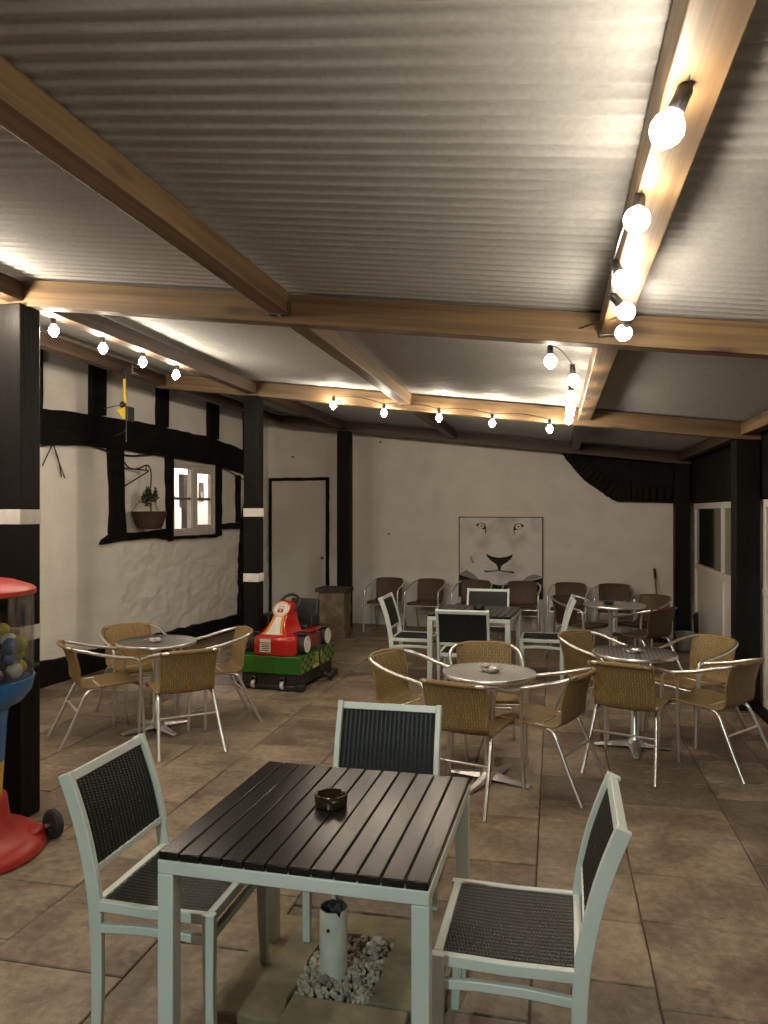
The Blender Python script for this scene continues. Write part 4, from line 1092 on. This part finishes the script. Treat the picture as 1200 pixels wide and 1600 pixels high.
def build_kart():
    # local: +Y points away from us along the kart, X to the right; origin at the base centre on the floor
    root = empty('kart_ride', (-.99, 7.98, 0), R(-17)); tag(root, 'red coin operated kart ride on a green base with castors', 'kiddie ride')
    W, L = .66, .94
    b = MB(); b.box((0, 0, .105), (W - .04, L - .06, .13)); b.box((0, -L / 2 + .06, .03), (W + .02, .10, .05)); b.box((0, L / 2 - .08, .03), (W + .06, .12, .05))
    for sx in (-1, 1): b.box((sx * (W / 2 - .02), -L / 2 + .05, .035), (.09, .10, .07)); b.box((sx * (W / 2 + .01), L / 2 - .10, .035), (.10, .14, .07))
    b.build('chassis', M['black_plastic'], root, bevel=.012)
    for sx in (-.17, .14):
        q = MB(); q.lathe([(0, -.016), (.036, -.016), (.04, -.008), (.04, .008), (.036, .016), (0, .016)], 20, (sx, -L / 2 + .01, .055), Matrix.Rotation(R(90), 3, 'Y'))
        cs = q.build('caster', M['hub'], root); q = MB()
        for s2 in (-1, 1): q.box((sx + s2 * .022, -L / 2 + .012, .085), (.004, .05, .08))
        q.box((sx, -L / 2 + .012, .128), (.052, .055, .006)); q.build('fork', M['galv'], cs, bevel=.002)
    b = MB(); b.box((0, 0, .25), (W, L, .17)); base = b.build('green_base', M['green'], root, bevel=.006)
    # printed checks and letters on the side facing right
    q = MB(); X = W / 2 + .0012; n = 13; sw = L * .94 / n
    q.box((X - .001, 0, .25), (.003, L * .97, .155), m=0)
    for i in range(n):
        for j in range(4):
            yy = -L * .47 + (i + .5) * sw; zz = .187 + j * .042
            if (i + j) % 2 and not (4 <= i <= 8 and 1 <= j <= 2) and not (4 <= i <= 6 and j == 0): q.box((X + .0012, yy, zz), (.003, sw * .62, .034), m=1)
    q.box((X + .0014, -.06, .192), (.003, .17, .032), m=2); q.build('side_print', [M['lime'], M['dkgreen'], M['yellow_print']], base)
    mw = Matrix.Translation((X + .004, .0, .268)) @ Matrix.Rotation(R(90), 4, 'Z') @ Matrix.Rotation(R(90), 4, 'X')
    text('GP', .125, M['yellow_print'], base, mw)
    # body: bumper, side pods, floor pan
    zt = .336
    b = MB()
    def ringpoly(z, pts, sc=1): return [(x * sc, y, z) for x, y in pts]
    def loft(sections):
        n = len(sections[0]); o = []; fs = []
        for s_ in sections: o += s_
        for i in range(len(sections) - 1):
            for k in range(n): l = (k + 1) % n; fs.append((i * n + k, i * n + l, (i + 1) * n + l, (i + 1) * n + k))
        fs.append(tuple(range(n))[::-1]); fs.append(tuple((len(sections) - 1) * n + k for k in range(n))); b.add(o, fs)
    nose = [(-.21, -.12), (-.21, -.38), (-.14, -.44), (.18, -.44), (.25, -.38), (.25, -.12)]
    loft([ringpoly(zt, nose, .97), ringpoly(zt + .05, nose), ringpoly(zt + .15, nose), ringpoly(zt + .18, [(x * .93, y * .97 - .003) for x, y in nose]), ringpoly(zt + .195, [(x * .8, y * .93 - .012) for x, y in nose])])
    b.build('front_bumper', M['red'], root, bevel=.008)
    for sx in (-1, 1):
        b = MB(); pod = [(sx * .17, -.20), (sx * .265, -.20), (sx * .265, .28), (sx * .17, .28)]
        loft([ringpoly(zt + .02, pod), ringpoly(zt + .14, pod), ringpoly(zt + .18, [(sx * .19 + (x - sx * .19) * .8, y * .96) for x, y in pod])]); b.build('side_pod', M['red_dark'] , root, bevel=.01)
        b = MB(); b.box((sx * .225, .08, zt + .195), (.11, .34, .02)); b.build('pod_top', M['red'], root, bevel=.008)
    # raised steering cowl
    b = MB(); secs = []
    for y, z0, hw_, hw2 in ((-.40, .0, .160, .19), (-.36, .05, .128, .165), (-.31, .12, .096, .14), (-.25, .21, .074, .120), (-.20, .29, .074, .108), (-.165, .35, .086, .104), (-.14, .40, .084, .10), (-.115, .435, .064, .08), (-.10, .45, .03, .05)):
        z = zt + .185 + z0 * .72
        secs.append([(-hw_, y, z), (hw_, y, z), (hw2, -.03, z - .015), (-hw2, -.03, z - .015)])
    loft(secs); cowl = b.build('steering_cowl', M['red'], root, bevel=.012)
    # stripe and badge lie on the cowl's sloping front
    pth = [(-.385, .019), (-.36, .05), (-.31, .12), (-.25, .21), (-.20, .29)]
    def ribbon(cx, wl, mt, lift, name):
        q = MB(); 
        for i, (y, z0) in enumerate(pth):
            z = zt + .185 + z0 * .72; f = i / 4; c_ = cx(f); h_ = wl(f); q.v += [(c_ - h_, y - lift, z + lift * .6), (c_ + h_, y - lift, z + lift * .6), (c_ + h_, y, z - .004), (c_ - h_, y, z - .004)]
        for i in range(4):
            for k in range(4): l = (k + 1) % 4; q.f.append([i * 4 + k, i * 4 + l, (i + 1) * 4 + l, (i + 1) * 4 + k]); q.m.append(0)
        q.f.append([0, 1, 2, 3]); q.m.append(0); q.f.append([19, 18, 17, 16]); q.m.append(0)
        q.build(name, mt, cowl, smooth=0)
    ribbon(lambda f: 0, lambda f: .092 - .070 * f ** .7, M['white_print'], .004, 'stripe')
    for sx in (-1, 1):
        ribbon(lambda f: sx * (.103 - .072 * f ** .7), lambda f: .007, M['orange_print'], .0045, 'stripe'); ribbon(lambda f: sx * (.116 - .074 * f ** .7), lambda f: .004, M['yellow'], .004, 'stripe')
    sl = math.atan2(.40 - .29, .06); bm_ = Matrix.Rotation(R(55), 3, 'X')
    q = MB(); cpos = (0, -.185, zt + .185 + .335 * .72)
    q.lathe([(0, .004), (.088, .004), (.092, 0), (.09, -.012), (0, -.012)], 32, cpos, bm_, 0); q.lathe([(0, .0065), (.080, .0065), (.083, .003), (.08, -.002)], 32, cpos, bm_, 1); q.lathe([(.066, .004), (.069, .0075), (.072, .0075), (.074, .004)], 32, cpos, bm_, 2)
    def bp(x, y, z=.009): return Vector(cpos) + bm_ @ Vector((x, y, z))
    def flat(x0, x1, y0, y1, mi, h=.0085):
        q.add([bp(x0, y0, h), bp(x1, y0, h), bp(x1, y1, h), bp(x0, y1, h), bp(x0, y0, .005), bp(x1, y0, .005), bp(x1, y1, .005), bp(x0, y1, .005)], [(0, 1, 2, 3), (0, 4, 5, 1), (1, 5, 6, 2), (2, 6, 7, 3), (3, 7, 4, 0)], mi)
    flat(-.032, .03, -.040, -.006, 3); flat(-.026, .034, .0, .034, 2); flat(-.020, .027, .004, .026, 4, .0095); flat(-.008, .008, -.03, -.016, 1, .0095)
    q.build('badge', [M['orange_print'], M['white_print'], M['grey_print'], M['red'], M['white_print']], cowl)
    q = MB(); q.box((-.055, -.4425, zt + .145), (.115, .004, .035), m=0); q.box((-.055, -.4425, zt + .075), (.115, .004, .085), m=0)
    for i in range(4): q.box((-.055 + (.004 if i % 2 else -.004), -.445, zt + .05 + i * .018), (.09 - .012 * (i % 2), .003, .008), m=1)
    q.build('sticker', [M['white_print'], M['dark_print']], root)
    # wheel, seat, road wheels
    sw = Matrix.Rotation(R(52), 3, 'X'); ctr = Vector((.02, -.02, zt + .47))
    b = MB(); b.tube([ctr + sw @ Vector((.105 * math.cos(a), .105 * math.sin(a), 0)) for a in [2 * PI * i / 28 for i in range(28)]], .015, 10, closed=True)
    for a in (R(-90), R(30), R(150)): b.tube([ctr + sw @ Vector((0, 0, -.02)), ctr + sw @ Vector((.10 * math.cos(a), .10 * math.sin(a), 0))], .011, 8)
    b.tube([ctr + sw @ Vector((0, 0, -.01)), ctr + sw @ Vector((0, 0, -.20))], .018, 10); b.build('steering_wheel', M['black_plastic'], root)
    b = MB(); b.box((.03, .20, zt + .21), (.30, .28, .06)); b.box((.03, .36, zt + .34), (.32, .06, .28), Matrix.Rotation(R(-10), 3, 'X'))
    for sx in (-1, 1): b.box((.03 + sx * .155, .26, zt + .27), (.035, .22, .12))
    b.build('seat', M['black_plastic'], root, bevel=.02, bsegs=3)
    for sx in (-1, 1):
        for y in (-.26, .30):
            wm = Matrix.Rotation(R(90), 3, 'Y'); b = MB(); b.lathe([(.04, -.04), (.082, -.04), (.090, -.025), (.090, .025), (.085, .04), (.04, .04)], 28, (sx * .275, y, zt + .097), wm)
            wh = b.build('wheel', M['rubber'], root); b = MB(); cx = sx * .318
            b.lathe([(0, .006), (.02, .008), (.028, .002), (.06, .001), (.074, .006), (.082, .002), (.080, -.012)], 24, (cx, y, zt + .097), Matrix.Rotation(R(90) * sx, 3, 'Y')); b.build('hub_cap', M['hub'], wh)
            b = MB(); b.box((sx * .245, y + .03, zt + .20), (.13, .16, .022)); b.build('mudguard', M['black_plastic'], root, bevel=.008)
    b = MB(); b.box((-.27, .10, zt + .24), (.14, .30, .20)); b.build('coin_box', M['black_plastic'], root, bevel=.015)
    b = MB(); b.tube(smooth_path([(.27, .05, zt + .22), (.34, .02, zt + .12), (.345, .0, .25), (.36, .0, .12), (.40, .06, .06)], 5), .007, 7); b.tube(smooth_path([(.36, .05, .09), (.42, .10, .05), (.40, .2, .05)], 4), .03, 10); b.build('power_lead', M['rubber'], root)
build_kart()

# ------------------------------------------------------------------ capsule vending machine at the left edge
VC = Vector((-2.145, 3.92, 0))
def build_machine():
    root = empty('capsule_machine', VC, 0); tag(root, 'red, blue and yellow capsule vending machine with a clear globe, cut by the left edge', 'vending machine')
    b = MB(); b.lathe([(0, 1.425), (.12, 1.418), (.24, 1.395), (.322, 1.366), (.338, 1.352), (.340, 1.330), (.331, 1.325), (0, 1.325)], 56); b.build('lid', M['red_matte'], root)
    b = MB(); b.lathe([(.328, 1.324), (.328, .90), (.324, .90), (.324, 1.324)], 56, closed=True); b.build('globe', M['clear'], root)
    b = MB(); b.lathe([(.328, .875), (.333, .90), (.322, .902), (.318, .885), (0, .88)], 56); b.lathe([(.328, .876), (.318, .83), (.275, .775), (.225, .75), (.208, .73), (.20, .66), (.19, .50), (.188, .47)], 56); b.build('bowl', M['blue'], root, smooth=50)
    b = MB(); b.lathe([(.187, .47), (.181, .38), (.176, .285)], 56); col = b.build('stem', M['yellow'], root)
    an = R(-30)
    mw = Matrix.Translation((math.cos(an) * .1835, math.sin(an) * .1835, .39)) @ Matrix.Rotation(an + R(90), 4, 'Z') @ Matrix.Rotation(R(90), 4, 'X')
    text('L', .085, M['letter_brown'], col, mw, ext=.003)
    b = MB(); b.lathe([(.176, .285), (.20, .28), (.205, .24), (.215, .17), (.25, .115), (.30, .10), (.335, .085), (.37, .06), (.385, .035), (.385, .012), (.36, .008), (0, .008)], 56); b.build('foot', M['red_matte'], root, smooth=35)
    b = MB(); b.box((.30, .10, .065), (.10, .10, .07)); b.build('wheel_bracket', M['red_matte'], root, (0, 0, 0), bevel=.012)
    wm = Matrix.Rotation(R(-35), 3, 'Z') @ Matrix.Rotation(R(90), 3, 'X'); b = MB(); c = (.37, .20, .078)
    b.lathe([(0, -.022), (.066, -.022), (.077, -.012), (.077, .012), (.066, .022), (.03, .022), (.026, .018), (0, .018)], 32, c, wm); wh = b.build('wheel', M['rubber'], root)
    b = MB(); b.tube([Vector(c) + wm @ Vector((0, 0, -.05)), Vector(c) + wm @ Vector((0, 0, .045))], .010, 12); b.build('axle', M['steel'], wh)
    b = MB(); b.box((-.02, -.10, 1.14), (.25, .003, .22), Matrix.Rotation(R(-6), 3, 'Z')); b.build('price_card', M['card_blue'], root)
M['letter_brown'] = pm('brown letter', (.16, .03, .015), None, 5, .5)
M['card_blue'] = pm('blue card', (.06, .30, .50), (.05, .24, .42), 6, .5)
build_machine()
def capsules():
    rng = random.Random(21); rad = .041; placed = []
    names = ['yellow', 'yellow', 'red', 'blue', 'white', 'purple']
    data = {}
    for k_ in CAPS:
        b = MB(); n = 10; pr = [(rad * math.sin(PI * i / n), -rad * math.cos(PI * i / n)) for i in range(n + 1)]; pr[5] = (rad * 1.04, 0); b.lathe(pr, 18)
        o = b.build('toy_capsule', M['cap_' + k_]); data[k_] = o.data; bpy.data.objects.remove(o)
    tries = 0
    while len(placed) < 190 and tries < 40000:
        tries += 1; r_ = .280 * math.sqrt(rng.random()); a = rng.uniform(0, 2 * PI); x, y = r_ * math.cos(a), r_ * math.sin(a)
        z = .935
        for px, py, pz in placed:
            d2 = (x - px) ** 2 + (y - py) ** 2
            if d2 < (2 * rad) ** 2: z = max(z, pz + math.sqrt((2 * rad) ** 2 - d2) * .98)
        lim = 1.09 + .10 * max(0, .18 - x) / .25
        if z > lim: continue
        placed.append((x, y, z))
        ang = math.degrees(math.atan2(y, x))
        kk = rng.choice(names if x > .18 else names[1:])
        o = bpy.data.objects.new('toy_capsule', data[kk]); COL.objects.link(o); o.location = VC + Vector((x, y, z)); o.rotation_euler = (rng.uniform(0, 3), rng.uniform(0, 3), 0)
        tag(o, kk + ' toy capsule inside the clear globe of the vending machine', 'toy capsule', kk + ' toy capsules in the globe')
capsules()
# little chain on the near post
b = MB(); p = st(.062, -.02, .88)
for i in range(4): b.tube([p + Vector((.012 * math.cos(a) + i * .016, -.01 + .006 * math.sin(a) * (i % 2), .012 * math.sin(a) * (1 if i % 2 == 0 else .5))) for a in [2 * PI * j / 12 for j in range(12)]], .003, 6, closed=True)
o = b.build('chain', M['chain']); tag(o, 'short steel chain fixed low on the near black post, behind the vending machine', 'chain')

# ------------------------------------------------------------------ things along the back
def build_pedestal():
    root = empty('stone_pedestal', (-.70, 10.86, 0), R(-14)); tag(root, 'weathered square stone pedestal with a cap, beside the door', 'pedestal')
    def lump(w, d, z0, z1, seed, amp):
        b = MB(); n = 9; vs = []; rings = 8; out = []
        for r_ in range(rings + 1):
            z = z0 + (z1 - z0) * r_ / rings
            for sd in range(4):
                for i in range(n):
                    f = -1 + 2 * i / n; x, y = ((f, -1), (1, f), (-f, 1), (-1, -f))[sd]
                    v = Vector((x * w / 2, y * d / 2, z)); q = noise.fractal(v * 7 + Vector((seed, 0, 0)), 1, 2, 4) * amp
                    l = math.hypot(x, y); v.x += x / l * q; v.y += y / l * q; out.append(v)
        m_ = 4 * n; b.v = [tuple(v) for v in out]
        for r_ in range(rings):
            for k in range(m_): l = (k + 1) % m_; b.f.append([r_ * m_ + k, r_ * m_ + l, (r_ + 1) * m_ + l, (r_ + 1) * m_ + k]); b.m.append(0)
        b.f.append([rings * m_ + k for k in range(m_)]); b.m.append(0); return b
    lump(.38, .34, .10, .63, 1, .022).build('shaft', M['stone'], root, smooth=50)
    lump(.42, .38, 0, .105, 4, .012).build('plinth_block', M['stone'], root, smooth=40)
    lump(.44, .40, .632, .685, 8, .01).build('cap_stone', M['stone_dark'], root, smooth=40)
M['stone_dark'] = pm('dark lichened stone', (.07, .055, .035), (.04, .032, .022), 9, .9, bump=.8, bscale=18, dist=.02)
build_pedestal()
def build_bits():
    root = empty('bucket', (3.83, 9.76, 0)); tag(root, 'pale plastic bucket on the floor before the far black pillar', 'bucket')
    b = MB(); b.lathe([(0, .004), (.09, .004), (.095, .01), (.115, .20), (.125, .205), (.125, .222), (.115, .225), (.110, .215), (.092, .02), (0, .014)], 32); b.build('tub', M['bucket'], root)
    b = MB(); b.tube([(.126 * math.cos(a), .126 * math.sin(a) * .5 - .09, .20 - .03 * math.sin(a)) for a in [R(x) for x in range(180, 361, 15)]], .004, 6); b.build('handle', M['steel'], root)
    root = empty('waste_bin', (4.13, 9.92, 0)); tag(root, 'dark maroon round topped bin behind the pale bucket', 'bin')
    b = MB(); b.lathe([(0, 0), (.10, 0), (.11, .02), (.125, .38)], 28); b.build('drum', M['maroon'], root)
    b = MB(); b.lathe([(.13, .38), (.13, .40), (.11, .44), (.06, .465), (0, .47)], 28); b.build('lid', M['maroon'], root)
    p = Vector((3.70, 10.30, 0)); root = empty('broom', p); tag(root, 'broom leaning on the back wall beside the far black pillar', 'broom')
    b = MB(); b.tube([(0, 0, .10), (.06, .35, .83)], .012, 10); b.build('handle', M['broom_wood'], root)
    b = MB(); b.tube([(.06, .35, .83), (.068, .40, .96)], .017, 10); b.build('grip', M['black_plastic'], root)
    b = MB(); b.box((0, 0, .085), (.26, .05, .035)); hd = b.build('head', M['broom_wood'], root, bevel=.008)
    b = MB(); rng = random.Random(8)
    for i in range(220):
        x, y = rng.uniform(-.12, .12), rng.uniform(-.02, .02); b.tube([(x, y, .075), (x * 1.1, y * 1.5, .003)], .002, 4)
    b.build('bristles', M['iron'], hd)
build_bits()

# ------------------------------------------------------------------ night sky, far yard light
w = bpy.data.worlds.new('World'); S.world = w; w.use_nodes = True
nt = w.node_tree; bg = nt.nodes['Background']
sky = nt.nodes.new('ShaderNodeTexSky'); sky.sky_type = 'NISHITA'; sky.sun_disc = False
sky.sun_elevation = R(-4); sky.sun_rotation = R(200); nt.links.new(sky.outputs[0], bg.inputs[0]); bg.inputs[1].default_value = .08

# cold floodlight on the yard behind the viewpoint, shining in under the roof edge
sp = bpy.data.lights.new('yard_floodlight', 'SPOT'); sp.energy = 290; sp.color = (.82, 1.0, .94); sp.spot_size = R(70); sp.spot_blend = .6; sp.shadow_soft_size = .05
so = bpy.data.objects.new('yard_floodlight', sp); COL.objects.link(so); so.location = (-1.9, -2.6, 3.3)
so.rotation_euler = (Vector((.5, 3.2, .2)) - so.location).to_track_quat('-Z', 'Y').to_euler()

S.view_settings.view_transform = 'Standard'; S.view_settings.look = 'None'; S.view_settings.gamma = 1
S.view_settings.exposure = 0.58
try:
    S.cycles.use_denoising = True; S.cycles.use_light_tree = True
    S.cycles.sample_clamp_indirect = 6; S.cycles.max_bounces = 8; S.cycles.caustics_reflective = False; S.cycles.caustics_refractive = False
except Exception: pass
